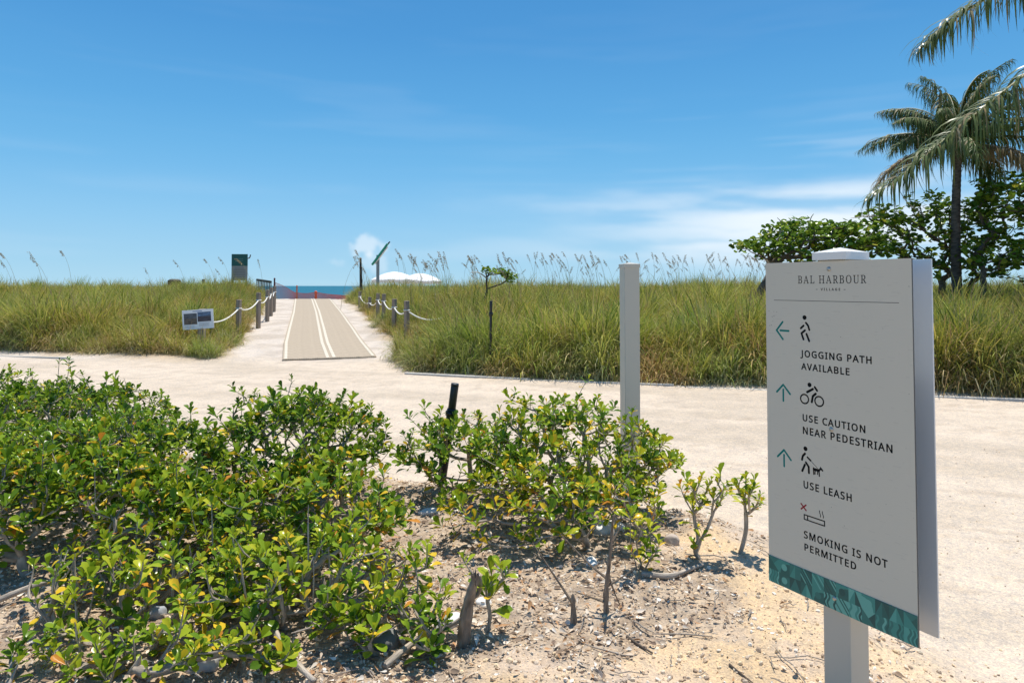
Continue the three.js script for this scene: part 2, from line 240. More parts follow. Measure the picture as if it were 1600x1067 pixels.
// ------------------------------------------------------------------ dune grass: real blades in tufts, far too many to count
{
  const tuft = (seed, blades, h, spread, lean, mixGreen) => {
    const r = rng(seed), mb = new MB();
    const greens = [[.150, .185, .028], [.255, .275, .040], [.380, .360, .066], [.520, .450, .115]], straws = [[.56, .46, .21], [.68, .57, .32], [.46, .35, .15], [.36, .25, .12]];
    for (let b = 0; b < blades; b++) {
      const a = r() * 6.283, rad = Math.sqrt(r()) * spread, L = h * (0.55 + 0.45 * r()), out = lean * (0.25 + r() * 1.1), fold = r() < 0.16, green = r() < mixGreen;
      const set = green ? greens : straws, q = set[Math.floor(r() * set.length)], v = 0.85 + r() * .3, c = new THREE.Color(q[0] * v, q[1] * v, q[2] * v);
      const dir = V(Math.cos(a), 0, Math.sin(a)), bend = V(Math.cos(a + (r() - .5) * 1.4), 0, Math.sin(a + (r() - .5) * 1.4));
      const pts = [], ws = [], n = 5, w = (0.008 + r() * 0.011); let th = out * 0.35, pos = V(dir.x * rad, -0.03, dir.z * rad);
      for (let k = 0; k <= n; k++) { const t = k / n; pts.push(pos.clone()); ws.push(w * (k === n ? 0.12 : 1 - t * 0.55)); th += out * (0.10 + 0.55 * t) * (fold && k > 2 ? 1.9 : 1); const hd = k < 2 ? dir : bend; pos.add(V(hd.x * Math.sin(th), Math.cos(th), hd.z * Math.sin(th)).multiplyScalar(L / n)); }
      mb.ribbon(pts, ws, V(-dir.z, 0, dir.x).applyAxisAngle(V(0, 1, 0), (r() - .5) * 1.6), c);
    }
    return mb.make();
  };
  const kinds = [tuft(1, 44, 0.95, 0.10, 1.05, 0.80), tuft(2, 40, 1.02, 0.09, 0.85, 0.66), tuft(3, 42, 0.90, 0.12, 1.45, 0.45), tuft(4, 40, 0.72, 0.14, 1.5, 0.10), tuft(5, 40, 1.08, 0.08, 0.62, 0.92), tuft(6, 46, 0.40, 0.22, 1.8, 0.03)];
  const r = rng(77), spots = { right: kinds.map(() => []), left: kinds.map(() => []) };
  const tryAt = (x, d, near) => {
    const w = d - kerbD(x), off = x - matX(d), e = fbm(x * 0.9, d * 0.9, 61, 3) - 0.5; let side, margin;
    if (off > 0) { side = 'right'; margin = Math.min(off - (1.25 + 0.55 * smooth(12, 16, d)) + e * 0.7, w - 0.42 + e * 0.8); } else { side = 'left'; margin = Math.min(-off - 2.15 + e * 0.6, w - 0.75 + e * 1.0); }
    if (margin < 0 || d > 40 || Math.hypot(x + 6.95, d - 14.75) < 0.6) return;
    const tone = fbm(x * 0.55, d * 0.55, 62, 4), dry = fbm(x * 1.3, d * 1.3, 65, 3); let k;
    if (margin < 0.55 && r() < 0.66) k = r() < 0.6 ? 5 : 3; else if (dry > 0.58 && r() < 0.6) k = r() < 0.5 ? 3 : 2; else k = [0, 1, 2, 4, 0, 1][Math.floor(r() * 6)];
    if (near && margin > 0.3 && r() < 0.14) k = 5; if (margin > 0.5 && noise(x * 1.7, d * 1.7, 88) < 0.24) return;
    const size = (0.78 + r() * 0.42) * (0.62 + 0.38 * smooth(0, 0.9, margin)) * (0.92 - 0.14 * smooth(14, 26, d)) * (0.50 + 1.0 * fbm(x * 0.8, d * 0.8, 66, 3));
    const m = new THREE.Matrix4().compose(V(x, ground(x, d) - 0.01, -d), new THREE.Quaternion().setFromEuler(new THREE.Euler((r() - .5) * .25, r() * 6.283, (r() - .5) * .25 + 0.05)), V(size * (0.9 + r() * .5), size * (0.9 + r() * 0.3), size * (0.9 + r() * .5)));
    const g = 0.62 + 0.75 * tone + (r() - .5) * 0.22, col = new THREE.Color(g * lerp(0.80, 1.12, smooth(.25, .75, dry)), g, g * lerp(1.05, 0.85, dry));
    spots[side][k].push([m, col]);
  };
  for (let n = 0; n < 5200; n++) { const x = -2.2 + r() * 15, w = r() * r() * 5.2; tryAt(x, kerbD(x) + w, true); }                  // right front bank
  for (let n = 0; n < 3600; n++) { const x = -19 + r() * 14, w = 0.4 + r() * r() * 5.5; tryAt(x, kerbD(x) + w, true); }               // left front bank
  for (let n = 0; n < 2600; n++) { const d = 11.5 + Math.pow(r(), 1.3) * 24, s = r() < 0.5; tryAt(matX(d) + (s ? 1.2 + r() * 2 : -2.0 - r() * 2), d, true); }   // beside the mat
  for (let n = 0; n < 11500; n++) { const d = 11 + Math.pow(r(), 0.8) * 27, x = (r() * 1.9 - 0.93) * d; tryAt(x, d, false); }
  const mk = (side, label) => {
    const o = new THREE.Group(); o.name = numbered('dune_grass'); scene.add(o); tag(o, label, 'grass', null, 'stuff');
    kinds.forEach((g, k) => { const list = spots[side][k]; if (!list.length) return; const im = new THREE.InstancedMesh(g, M.grass, list.length); list.forEach(([m, c], n) => { im.setMatrixAt(n, m); im.setColorAt(n, c); }); im.name = ['green_blades', 'tall_blades', 'arching_blades', 'dry_blades', 'upright_blades', 'dead_thatch'][k]; im.userData.kind = 'stuff'; im.castShadow = im.receiveShadow = true; o.add(im); });
  };
  mk('right', 'tall green and straw dune grass on the dune with the palm and sea grapes');
  mk('left', 'tall green and straw dune grass on the dune with the green notice board');
}

// ------------------------------------------------------------------ leaves
function obovate(seed) {                                                                      // unit leaf along +z, face up, folded along its midrib
  const r = rng(seed), mb = new MB(), prof = [[0, .06], [.22, .20], [.48, .52], [.74, .78], [.92, .56], [1, .10]], curl = -0.05 + r() * 0.30, fold = 0.10 + r() * 0.16, twist = (r() - .5) * .3;
  for (const [t, w] of prof) { const y = curl * Math.sin(t * 2.6) * .5 - curl * t * t * .55, hw = w * 0.31, tw = twist * t; for (const s of [-1, 0, 1]) mb.v(s * hw * Math.cos(tw), y + Math.abs(s) * hw * (fold * 2) + s * hw * Math.sin(tw), t, null, s, t); }
  for (let k = 0; k < prof.length - 1; k++) for (let q = 0; q < 2; q++) { const a = k * 3 + q; mb.i.push(a, a + 3, a + 1, a + 1, a + 3, a + 4); }
  return mb.make();
}
const LEAVES = [1, 2, 3, 4, 5, 6].map((k) => obovate(k * 31));
// a branching frame that reaches every tip from its roots; returns the chains of each root branch
function skeleton(roots, tips, seed, thick = 0.0021, lowness = 0.25, fan = 0.30) {
  const r = rng(seed), nodes = roots.map((p) => ({ p, parent: -1, len: 0, load: 0 })), chains = [];
  const order = tips.map((t, k) => k).sort((a, b) => Math.min(...roots.map((q) => q.distanceTo(tips[a].p))) - Math.min(...roots.map((q) => q.distanceTo(tips[b].p))));
  for (const k of order) {
    const tip = tips[k]; let best = 0, cost = 1e9;
    for (let n = 0; n < nodes.length; n++) { const q = nodes[n]; if (q.tip) continue; const dv = tip.p.y - q.p.y, c = q.p.distanceTo(tip.p) + fan * q.len + (dv < 0 ? -dv * 2.2 : 0); if (c < cost) { cost = c; best = n; } }
    const a = nodes[best].p, dist = a.distanceTo(tip.p), ctl = a.clone().lerp(tip.p, 0.5); ctl.y -= dist * lowness * (0.3 + r() * .7); ctl.x += (r() - .5) * dist * .34; ctl.z += (r() - .5) * dist * .34; ctl.y = Math.max(ctl.y, Math.min(a.y, tip.p.y));
    const chain = [best], m = Math.max(3, Math.min(7, Math.ceil(dist / 0.07)));
    for (let s = 1; s <= m; s++) { const t = s / m, p = a.clone().multiplyScalar((1 - t) * (1 - t)).addScaledVector(ctl, 2 * t * (1 - t)).addScaledVector(tip.p, t * t); if (s < m) p.add(V((r() - .5), (r() - .5) * .6, (r() - .5)).multiplyScalar(dist * 0.05)); nodes.push({ p, parent: chain[chain.length - 1], len: nodes[best].len + dist * t, load: 0, tip: s === m }); chain.push(nodes.length - 1); }
    tip.dir = tip.p.clone().sub(nodes[chain[chain.length - 2]].p).normalize(); chains.push(chain);
    for (let n = nodes.length - 1; n >= 0; n = nodes[n].parent) nodes[n].load += 1;
  }
  const rad = (n) => thick * Math.pow(nodes[n].load, 0.46);
  const rootOf = (n) => { while (nodes[n].parent >= 0 && nodes[nodes[n].parent].parent >= 0) n = nodes[n].parent; return n; };
  const groups = new Map();
  for (const ch of chains) { const key = rootOf(ch[1]); if (!groups.has(key)) groups.set(key, []); groups.get(key).push({ pts: ch.map((n) => nodes[n].p), radii: ch.map((n, k) => k ? rad(n) * (k === ch.length - 1 ? .42 : 1) : Math.min(rad(n), rad(ch[1]) * 1.15)) }); }
  return groups;
}
function frameFromZ(dir, face) { const z = dir.clone().normalize(), x = V().crossVectors(face, z); if (x.lengthSq() < 1e-6) x.set(1, 0, 0); x.normalize(); const y = V().crossVectors(z, x); return new THREE.Matrix4().makeBasis(x, y, z); }
const shrubs = [];
function shrub(o) {
  const r = rng(o.seed), rootD = -o.root.z, g = thing(o.name || 'coastal_shrub', V(o.root.x, ground(o.root.x, rootD), o.root.z), o.label, 'shrub', 'coastal shrubs in the planting bed');
  const base = g.position, tips = [];
  for (const b of o.blobs || []) for (let n = 0; n < b.n * (o.more ?? 1); n++) {
    const a = r() * 6.283, q = Math.sqrt(r()), x = b.x + Math.cos(a) * q * b.rx, d = b.d + Math.sin(a) * q * b.rd, low = r() < (b.low ?? 0.25);
    const lump = 0.72 + 0.56 * fbm(x * 2.4, d * 2.4, o.seed, 3), hh = b.h * (1 - 0.42 * q * q) * lump * (low ? 0.3 + r() * 0.5 : 0.86 + r() * 0.22) + (r() < 0.05 ? 0.07 + r() * .09 : 0);
    tips.push({ p: V(x, ground(x, d) + Math.max(0.05, hh), -d).sub(base), bare: r() < (o.bare ?? 0.10) });
  }
  for (const [px, py, dd] of o.tipPixels || []) tips.push({ p: at(px, py, dd ?? rootD + (r() - .5) * 0.12).sub(base), bare: false });
  const spread = o.roots || 1, roots = []; for (let k = 0; k < spread; k++) { const x = (k ? (r() - .5) * 2 * (o.rootSpread ?? 0.3) : 0), z = (k ? (r() - .5) * 2 * (o.rootSpread ?? 0.3) : 0); roots.push(V(x, ground(base.x + x, rootD - z) - base.y - 0.04, z)); }
  for (const [, list] of skeleton(roots, tips, o.seed + 9, o.thick ?? 0.0021, o.lowness ?? 0.25, o.fan ?? 0.3)) { const mb = new MB(); for (const c of list) { const n = c.pts.length, pts = curve(c.pts, n * 2 - 2), rr = pts.map((_, k) => { const t = k / (pts.length - 1) * (n - 1), i = Math.min(n - 2, Math.floor(t)); return lerp(c.radii[i], c.radii[i + 1], t - i); }); mb.tube(pts, rr, 6, null, true); } mb.build('branch', M.bark, g); }
  const leaves = [], yellow = o.yellow ?? 0.05, bright = o.bright ?? 0;
  for (const t of tips) {
    if (t.bare) continue;
    const axis = t.dir.clone().add(V((r() - .5) * .5, 0.9 + r() * .6, (r() - .5) * .5)).normalize(), k = 6 + Math.floor(r() * 6), big = (o.leaf ?? 0.056) * (0.62 + r() * 0.72), turn = r() * 6.283, tone = r();
    const e1 = V().crossVectors(axis, Math.abs(axis.x) < 0.8 ? V(1, 0, 0) : V(0, 0, 1)).normalize(), e2 = V().crossVectors(axis, e1);
    for (let n = 0; n < k; n++) {
      const az = turn + n * 2.39996, f = n / k, tilt = lerp(1.45, 0.30, f) + (r() - .5) * .75, rd = e1.clone().multiplyScalar(Math.cos(az)).addScaledVector(e2, Math.sin(az));
      const dir = axis.clone().multiplyScalar(Math.cos(tilt)).addScaledVector(rd, Math.sin(tilt)), face = axis.clone().multiplyScalar(Math.sin(tilt) + .05).addScaledVector(rd, -Math.cos(tilt));
      const L = big * lerp(1.05, 0.62, f * f) * (0.7 + r() * .5), pos = t.p.clone().addScaledVector(t.dir, -(1 - f) * big * 1.25 * (n % 3 ? .45 : 1)).addScaledVector(axis, (f - 0.6) * big * 0.3);
      let tint = Math.floor(clamp(tone * 2.8 + r() * 2.6 + bright + .05, 0, 5)); if (r() < yellow * (f < .4 ? 2 : .5)) tint = r() < .75 ? 6 : (r() < .5 ? 7 : 5);
      const m = frameFromZ(dir, face).scale(V(L * (0.9 + r() * .2), L, L)); m.setPosition(pos);
      leaves.push({ m, tint, shape: Math.floor(r() * 6), near: pos.clone().add(base).distanceTo(camera.position) / L });
    }
  }
  leaves.sort((a, b) => a.near - b.near);
  const single = leaves.slice(0, o.singles ?? 230), rest = leaves.slice(single.length);
  for (const l of single) { const me = new THREE.Mesh(LEAVES[l.shape], M.leafTint[l.tint]); me.matrix.copy(l.m); me.matrix.decompose(me.position, me.quaternion, me.scale); put(me, 'leaf', g); }
  if (rest.length) { const mb = new MB(); for (const l of rest) mb.geom(LEAVES[l.shape], l.m, leafTints[l.tint]); mb.build('foliage', M.leafMix, g).userData.kind = 'stuff'; }
  shrubs.push({ g, tips });
}
const gp = (x, d) => V(x, 0, -d);
shrub({ seed: 101, leaf: .050, more: 2.9, root: gp(-4.7, 5.6), label: 'dense green shrub at the far end of the long hedge-like row', blobs: [{ x: -4.7, d: 5.7, rx: 1.25, rd: .85, h: .60, n: 330 }], roots: 5, rootSpread: .7, singles: 120, yellow: .02 });
shrub({ seed: 102, leaf: .050, more: 3.0, root: gp(-3.4, 4.8), label: 'wide dark green shrub beside the far hedge-end shrub', blobs: [{ x: -3.4, d: 4.85, rx: 1.0, rd: .72, h: .58, n: 300 }], roots: 5, rootSpread: .6, singles: 150, yellow: .03 });
shrub({ seed: 103, leaf: .050, more: 3.0, root: gp(-2.45, 4.05), label: 'leafy shrub sloping down from the wide dark shrub toward the path', blobs: [{ x: -2.42, d: 4.05, rx: .74, rd: .62, h: .54, n: 230 }], roots: 4, rootSpread: .45, yellow: .035 });
shrub({ seed: 104, more: 2.6, root: gp(-2.2, 3.15), label: 'shrub with orange-yellow old leaves among green, in front of the sloping shrub', blobs: [{ x: -2.15, d: 3.36, rx: .72, rd: .42, h: .48, n: 200 }], roots: 4, rootSpread: .4, yellow: .10, bright: .3, leaf: .056 });
shrub({ seed: 105, more: 2.4, root: gp(-1.35, 4.15), label: 'bushy shrub with bare sprigs poking above, next to the pale gravel path', blobs: [{ x: -1.3, d: 4.15, rx: .58, rd: .52, h: .62, n: 210 }], tipPixels: [[362, 606, 4.3], [378, 612, 4.3], [372, 628, 4.3], [398, 612, 4.3], [404, 622, 4.3], [440, 607, 4.4], [470, 612, 4.4], [492, 610, 4.4], [540, 614, 4.4]], roots: 4, rootSpread: .35, yellow: .05, bright: .2 });
shrub({ seed: 106, more: 2.3, root: gp(-1.05, 3.35), label: 'yellow-flecked shrub bordering the bare leaf-litter patch', blobs: [{ x: -1.12, d: 3.38, rx: .62, rd: .48, h: .40, n: 190 }], roots: 4, rootSpread: .35, yellow: .09, bright: .5 });
shrub({ seed: 107, more: 2.1, root: gp(-.22, 4.45), label: 'small shrub growing around the tilted black riser', blobs: [{ x: -.30, d: 4.4, rx: .46, rd: .40, h: .44, n: 100 }], tipPixels: [[636, 650, 4.5], [662, 634, 4.5], [655, 668, 4.5], [690, 640, 4.6]], roots: 3, rootSpread: .2, yellow: .05, bright: .4 });
shrub({ seed: 108, more: 2.3, root: gp(.40, 4.1), label: 'broad open shrub at the foot of the tall square post', blobs: [{ x: .40, d: 4.15, rx: .64, rd: .46, h: .58, n: 185, low: .3 }], tipPixels: [[790, 618, 4.3], [805, 612, 4.3], [820, 628, 4.3], [880, 630, 4.3], [912, 636, 4.3], [940, 648, 4.2], [950, 660, 4.2]], roots: 4, rootSpread: .3, yellow: .08, bright: .7, bare: .16 });
shrub({ seed: 109, more: 1, root: gp(.42, 3.55), label: 'straggly yellow-green shrub with grey stems by the white rubble', blobs: [{ x: .22, d: 3.62, rx: .64, rd: .36, h: .36, n: 210, low: .4 }], roots: 3, rootSpread: .25, yellow: .18, bright: .9, bare: .2 });
shrub({ seed: 110, fan: .75, roots: 2, rootSpread: .045, root: onGround(1000, 893), label: 'upright yellow-green sapling between the small rubble and the driftwood stick', tipPixels: [[985, 800], [1000, 812], [1015, 822], [990, 835], [1008, 850], [1022, 862], [1000, 868], [985, 858], [1030, 845]], yellow: .16, bright: 1.2, leaf: .052 });
shrub({ seed: 111, fan: .62, roots: 4, rootSpread: .045, root: onGround(1118, 872), label: 'small forked sapling with several thin stems beside the sign', tipPixels: [[1063, 760], [1078, 752], [1085, 764], [1098, 744], [1104, 768], [1112, 750], [1125, 738], [1122, 786], [1136, 758], [1100, 784], [1088, 772], [1115, 772], [1130, 770], [1090, 822], [1070, 748], [1092, 756], [1108, 760], [1120, 752], [1142, 768], [1128, 780], [1082, 786], [1098, 836], [1084, 850]], yellow: .10, bright: 1.6, leaf: .052, thick: .0028, lowness: .05 });
shrub({ seed: 112, fan: .75, roots: 1, rootSpread: .045, root: onGround(1152, 866), label: 'single-stemmed sapling close against the sign panel edge', tipPixels: [[1158, 750], [1166, 746], [1174, 756], [1180, 752], [1170, 768], [1192, 782], [1186, 790], [1164, 784], [1152, 762], [1162, 772], [1178, 764], [1188, 774]], yellow: .08, bright: 1.6, leaf: .052, thick: .0034, lowness: .02 });
shrub({ seed: 113, more: 2.6, root: gp(-1.5, 2.78), label: 'sprawling low shrub with thick grey limbs over the leaf litter', blobs: [{ x: -1.42, d: 2.85, rx: .55, rd: .32, h: .27, n: 70, low: .5 }], roots: 3, rootSpread: .3, yellow: .12, bright: .9, thick: .0036, lowness: .7, bare: .34, fan: .5 });
shrub({ seed: 114, more: 2.6, root: gp(-.78, 2.72), label: 'low shrub with a tangle of grey limbs behind the broken stump', blobs: [{ x: -.80, d: 2.75, rx: .48, rd: .30, h: .29, n: 80, low: .45 }], roots: 3, rootSpread: .28, yellow: .12, bright: .9, thick: .0036, lowness: .65, bare: .34, fan: .5 });
shrub({ seed: 115, more: 1.5, root: gp(-.42, 2.52), label: 'small glossy sprig shrub leaning on the broken stump', blobs: [{ x: -.40, d: 2.55, rx: .24, rd: .16, h: .22, n: 26, low: .4 }], roots: 2, rootSpread: .12, yellow: .05, bright: .8, thick: .0034, lowness: .4, leaf: .056 });
shrub({ seed: 116, more: 2.7, root: gp(-1.35, 2.36), label: 'lowest creeping shrub with a few bright rosettes on bare sand', blobs: [{ x: -1.25, d: 2.40, rx: .52, rd: .14, h: .17, n: 34, low: .5 }], roots: 3, rootSpread: .25, yellow: .08, bright: 1.0, thick: .0034, lowness: .55, bare: .34, fan: .5, leaf: .056 });
shrub({ seed: 117, root: onGround(762, 985), label: 'short sprout with broad upright leaves growing beside the broken stump', tipPixels: [[782, 885], [768, 898], [722, 872], [758, 915], [795, 892]], yellow: .02, bright: .7, leaf: .072, thick: .004 });

// ------------------------------------------------------------------ litter, gravel, rubble, sticks
{
  const r = rng(401), chip = obovate(7), count = 15000, im = new THREE.InstancedMesh(chip, std({ color: 0xffffff, roughness: 1, side: THREE.DoubleSide }), count);
  const cols = [[.26, .18, .12], [.40, .30, .21], [.52, .41, .30], [.20, .135, .095], [.64, .54, .43], [.42, .23, .11], [.70, .63, .54]]; let n = 0;
  for (let tries = 0; n < count && tries < 200000; tries++) {
    const d = 2.05 + Math.pow(r(), 1.25) * 4.6, x = -.78 * d + r() * (.78 * d + 1.75); if (bed(x, d) < 0.5) continue;
    const lit = fbm(x * 1.7, d * 1.7, 57, 4) + 0.33 * smooth(1.05, 0.15, x) - 0.30 * smooth(2.95, 2.2, d) * smooth(-0.6, 0.4, x); if (r() > smooth(0.36, 0.62, lit) + 0.03) continue;
    const s = 0.011 + r() * r() * 0.042, m = new THREE.Matrix4().compose(V(x, ground(x, d) + 0.003 + r() * 0.012, -d), new THREE.Quaternion().setFromEuler(new THREE.Euler((r() - .5) * 1.2, r() * 6.283, (r() - .5) * 1.6)), V(s * 0.9, s * 1.6, s));
    im.setMatrixAt(n, m); const c = cols[Math.floor(r() * cols.length)], v = .8 + r() * .5; im.setColorAt(n, new THREE.Color(c[0] * v, c[1] * v, c[2] * v)); n++;
  }
  im.count = n; tag(put(im, 'leaf_litter'), 'brown fallen leaves and chips scattered under the shrubs', 'leaf litter', null, 'stuff');
  const stone = new THREE.IcosahedronGeometry(1, 0), cnt = 26000, gm = new THREE.InstancedMesh(stone, std({ color: 0xffffff, roughness: .95 }), cnt); let k = 0;
  const sc = [[.80, .66, .48], [.74, .54, .34], [.86, .77, .64], [.58, .42, .27], [.66, .52, .38], [.44, .32, .22], [.82, .62, .38]];
  for (let tries = 0; k < cnt && tries < 200000; tries++) {
    const d = 1.9 + Math.pow(r(), 1.5) * 4.2, x = -.78 * d + r() * 1.62 * d, b = bed(x, d); if (r() > 0.10 + 0.9 * b) continue;
    const s = (0.0022 + Math.pow(r(), 5) * 0.0085) * (b > .3 ? 1 : .6), m = new THREE.Matrix4().compose(V(x, ground(x, d) + s * 0.25, -d), new THREE.Quaternion().setFromEuler(new THREE.Euler(r() * 6, r() * 6, r() * 6)), V(s * (.8 + r() * .6), s * (.5 + r() * .4), s * (.8 + r() * .6)));
    gm.setMatrixAt(k, m); const c = sc[Math.floor(r() * sc.length)], v = .85 + r() * .25; gm.setColorAt(k, new THREE.Color(c[0] * v, c[1] * v, c[2] * v)); k++;
  }
  gm.count = k; tag(put(gm, 'shell_gravel'), 'crushed shell and small stones strewn over the sand', 'gravel', null, 'stuff');
  // twigs lying on the bed
  const tw = new MB(); for (let q = 0; q < 420; q++) { const d = 2.1 + r() * 3.4, x = -.76 * d + r() * (.76 * d + 1.7); if (bed(x, d) < .4) continue; const a = r() * 6.283, L = .04 + r() * r() * .26, pts = []; for (let s = 0; s <= 4; s++) { const t = s / 4 - .5, xx = x + Math.cos(a) * L * t + (r() - .5) * L * .08, dd = d + Math.sin(a) * L * t + (r() - .5) * L * .08; pts.push(V(xx, ground(xx, dd) + .006 + r() * .012, -dd)); } const R = .0012 + r() * .0024; tw.tube(pts, [R * .7, R, R, R * .9, R * .5], 5); }
  tag(tw.build('fallen_twigs', M.bark), 'thin grey twigs strewn over the bed', 'twigs', null, 'stuff');
}
function rock(px, py, sx, sy, sz, label, col = [.74, .72, .68]) {
  const p = onGround(px, py), r = rng(Math.round(px * 7 + py)); let g = new THREE.IcosahedronGeometry(1, 3); g.deleteAttribute('uv'); g.deleteAttribute('normal'); g = mergeVertices(g); const P = g.attributes.position, s = Math.floor(r() * 999);
  for (let k = 0; k < P.count; k++) { const v = V().fromBufferAttribute(P, k), f = .72 + .55 * fbm(v.x * 1.6 + 5 + v.z, v.y * 1.6 + 9 - v.z * .7, s, 3); v.multiplyScalar(f); v.x = Math.round(v.x * 5) / 10 + v.x * .5; v.y = Math.sign(v.y) * Math.pow(Math.abs(v.y), .75); P.setXYZ(k, v.x * sx, v.y * sy, v.z * sz); } g.computeVertexNormals();
  const m = put(new THREE.Mesh(g, std({ color: new THREE.Color(...col), roughness: .95 })), 'rubble_stone'); m.position.copy(p).add(V(0, sy * .35, 0)); m.rotation.set((r() - .5) * .3, r() * 6, (r() - .5) * .3); tag(m, label, 'stone', 'pale rubble stones in the bed');
}
rock(940, 830, .075, .035, .055, 'flat white rubble stone with a broken edge under the straggly shrub');
rock(672, 803, .075, .02, .035, 'thin white slab lying on the leaf litter between two shrubs');
rock(962, 826, .05, .03, .045, 'white rubble lump touching the broken flat stone');
rock(700, 978, .075, .028, .04, 'grey flat slab lying behind the broken stump', [.62, .60, .58]);
rock(602, 1010, .055, .04, .05, 'dark grey rounded stone under the low tangle of limbs', [.20, .20, .19]);
rock(756, 945, .035, .02, .03, 'small white chip right of the broken stump');
rock(320, 1040, .075, .045, .06, 'large pale stone under the creeping shrub', [.58, .55, .52]);
rock(245, 965, .035, .03, .03, 'small bluish-grey stone in the leaf litter', [.36, .38, .42]);
rock(925, 882, .05, .016, .03, 'thin pale chip below the straggly shrub');
rock(1050, 850, .045, .035, .04, 'rounded brownish stone between the two saplings', [.46, .38, .32]);
function stick(name, pts, r0, r1, label, mat = M.bark, category = 'stick', seed = 1) { const r = rng(seed), base = pts[0].clone(), c = curve(pts.map((p) => p.clone().sub(base)), 14), g = thing(name, base, label, category); new MB().tube(c, c.map((_, k) => lerp(r0, r1, k / 14) * (.85 + r() * .3)), 9).build('wood', mat, g); return g; }
{
  const lay = (list, lift) => list.map(([px, py]) => { const p = onGround(px, py); p.y += lift; return p; });
  stick('driftwood_stick', lay([[1003, 903], [1045, 906], [1078, 895], [1100, 887]], .014), .016, .008, 'grey driftwood stick lying below the forked sapling', M.bark, 'stick', 3);
  stick('fallen_stick', lay([[980, 998], [1000, 1012], [1020, 1024]], .006), .006, .003, 'short dark stick lying on the coarse sand below the dead stems', M.barkDark, 'stick', 4);
  stick('fallen_stick', lay([[1140, 1042], [1160, 1058], [1180, 1072]], .005), .004, .002, 'thin dark stick lying on the orange sand near the sign post', M.barkDark, 'stick', 5);
  const limb = (list, r0, r1, label, seed) => stick('fallen_limb', list.map(([px, py, up]) => { const p = onGround(px, py); p.y += up; return p; }), r0, r1, label, M.bark, 'limb', seed);
  limb([[-20, 955, .02], [40, 940, .05], [95, 925, .06], [150, 905, .08], [200, 885, .13]], .013, .006, 'smooth grey limb arching over the bare litter under the orange-flecked shrub', 11);
  limb([[255, 1050, .02], [330, 1015, .04], [400, 990, .05], [480, 985, .07]], .015, .006, 'long straight grey limb lying through the sprawling low shrub', 12);
  limb([[420, 985, .05], [445, 1030, .03], [490, 1075, .02]], .014, .010, 'thick bent grey limb reaching down to the open sand', 13);
  limb([[505, 950, .07], [555, 965, .06], [600, 985, .04], [632, 1015, .02]], .015, .010, 'thick curved grey limb under the yellow-flecked shrub', 14);
  limb([[600, 1050, .02], [650, 1020, .04], [690, 1000, .04], [722, 990, .05]], .013, .008, 'grey limb resting against the foot of the broken stump', 15);
  const s = onGround(722, 1010), top = at(742, 905, -s.z - .02); const st = thing('broken_stump', s, 'broken brown stump leaning upright at the sand edge', 'stump');
  const L = (p) => p.clone().sub(s);
  new MB().tube(curve([V(0, -.04, 0), L(at(728, 965, -s.z)), L(at(735, 930, -s.z - .01)), L(top)], 12), Array.from({ length: 13 }, (_, k) => lerp(.027, .014, k / 12) * (.88 + .24 * hash(k, 1, 1)) * (k === 12 ? .7 : 1)), 11).build('trunk', M.deadwood, st);
  for (let k = 0; k < 7; k++) { const a = k * 2.4, o = V(Math.cos(a) * .009, 0, Math.sin(a) * .009), p = L(top).add(o); new MB().tube([p.clone().add(V(0, -.02, 0)), p.clone().add(V(o.x * .3, .008 + .010 * hash(k, 6, 1), o.z * .3)), p.clone().add(V(o.x * .6, .016 + .034 * hash(k, 7, 1), o.z * .6))], [.0055, .004, .0008], 5).build('splinter', M.deadwood, st); }
  new MB().tube(curve([L(at(733, 940, -s.z)), L(at(748, 925, -s.z + .03)), L(at(750, 900, -s.z + .03))], 8), Array.from({ length: 9 }, (_, k) => .010 * (.7 + .6 * hash(k, 2, 1)) * (k === 8 ? .4 : 1)), 8).build('side_stub', M.deadwood, st);
  const q = onGround(948, 958), dead = thing('dead_stem', q, 'bare forked dead stem standing over its shadow on the sand', 'dead stem'), D = (px, py, o = 0) => at(px, py, -q.z + o).sub(q);
  new MB().tube(curve([V(0, -.03, 0), D(947, 930), D(951, 890), D(955, 850), D(958, 805)], 12), Array.from({ length: 13 }, (_, k) => lerp(.013, .004, k / 12) * (.75 + .5 * hash(k, 3, 1))), 8).build('main_stem', M.deadwood, dead);
  for (const pts of [[[950, 905], [925, 885], [890, 850], [876, 835]], [[950, 915], [975, 900], [995, 884]], [[951, 900], [962, 930], [978, 965]], [[955, 850], [965, 832], [972, 818]], [[945, 940], [920, 932], [898, 924]]]) new MB().tube(curve(pts.map(([a, b], k) => D(a, b, k * .02)), 8), Array.from({ length: 9 }, (_, k) => lerp(.005, .0018, k / 8) * (.8 + .4 * hash(k, 5, 1))), 6).build('side_twig', M.deadwood, dead);
  const q2 = onGround(897, 975), d2 = thing('dead_stem', q2, 'short thick dead stub beside the bare forked stem', 'dead stem'), E2 = (px, py, o = 0) => at(px, py, -q2.z + o).sub(q2);
  new MB().tube(curve([V(0, -.03, 0), E2(896, 950), E2(895, 928)], 8), Array.from({ length: 9 }, (_, k) => lerp(.013, .008, k / 8) * (.75 + .5 * hash(k, 4, 1)) * (k === 8 ? .5 : 1)), 8).build('main_stem', M.deadwood, d2);
  new MB().tube(curve([E2(896, 945), E2(880, 920, .02), E2(850, 875, .04), E2(832, 848, .06)], 8), Array.from({ length: 9 }, (_, k) => lerp(.006, .0018, k / 8)), 6).build('side_twig', M.deadwood, d2);
}

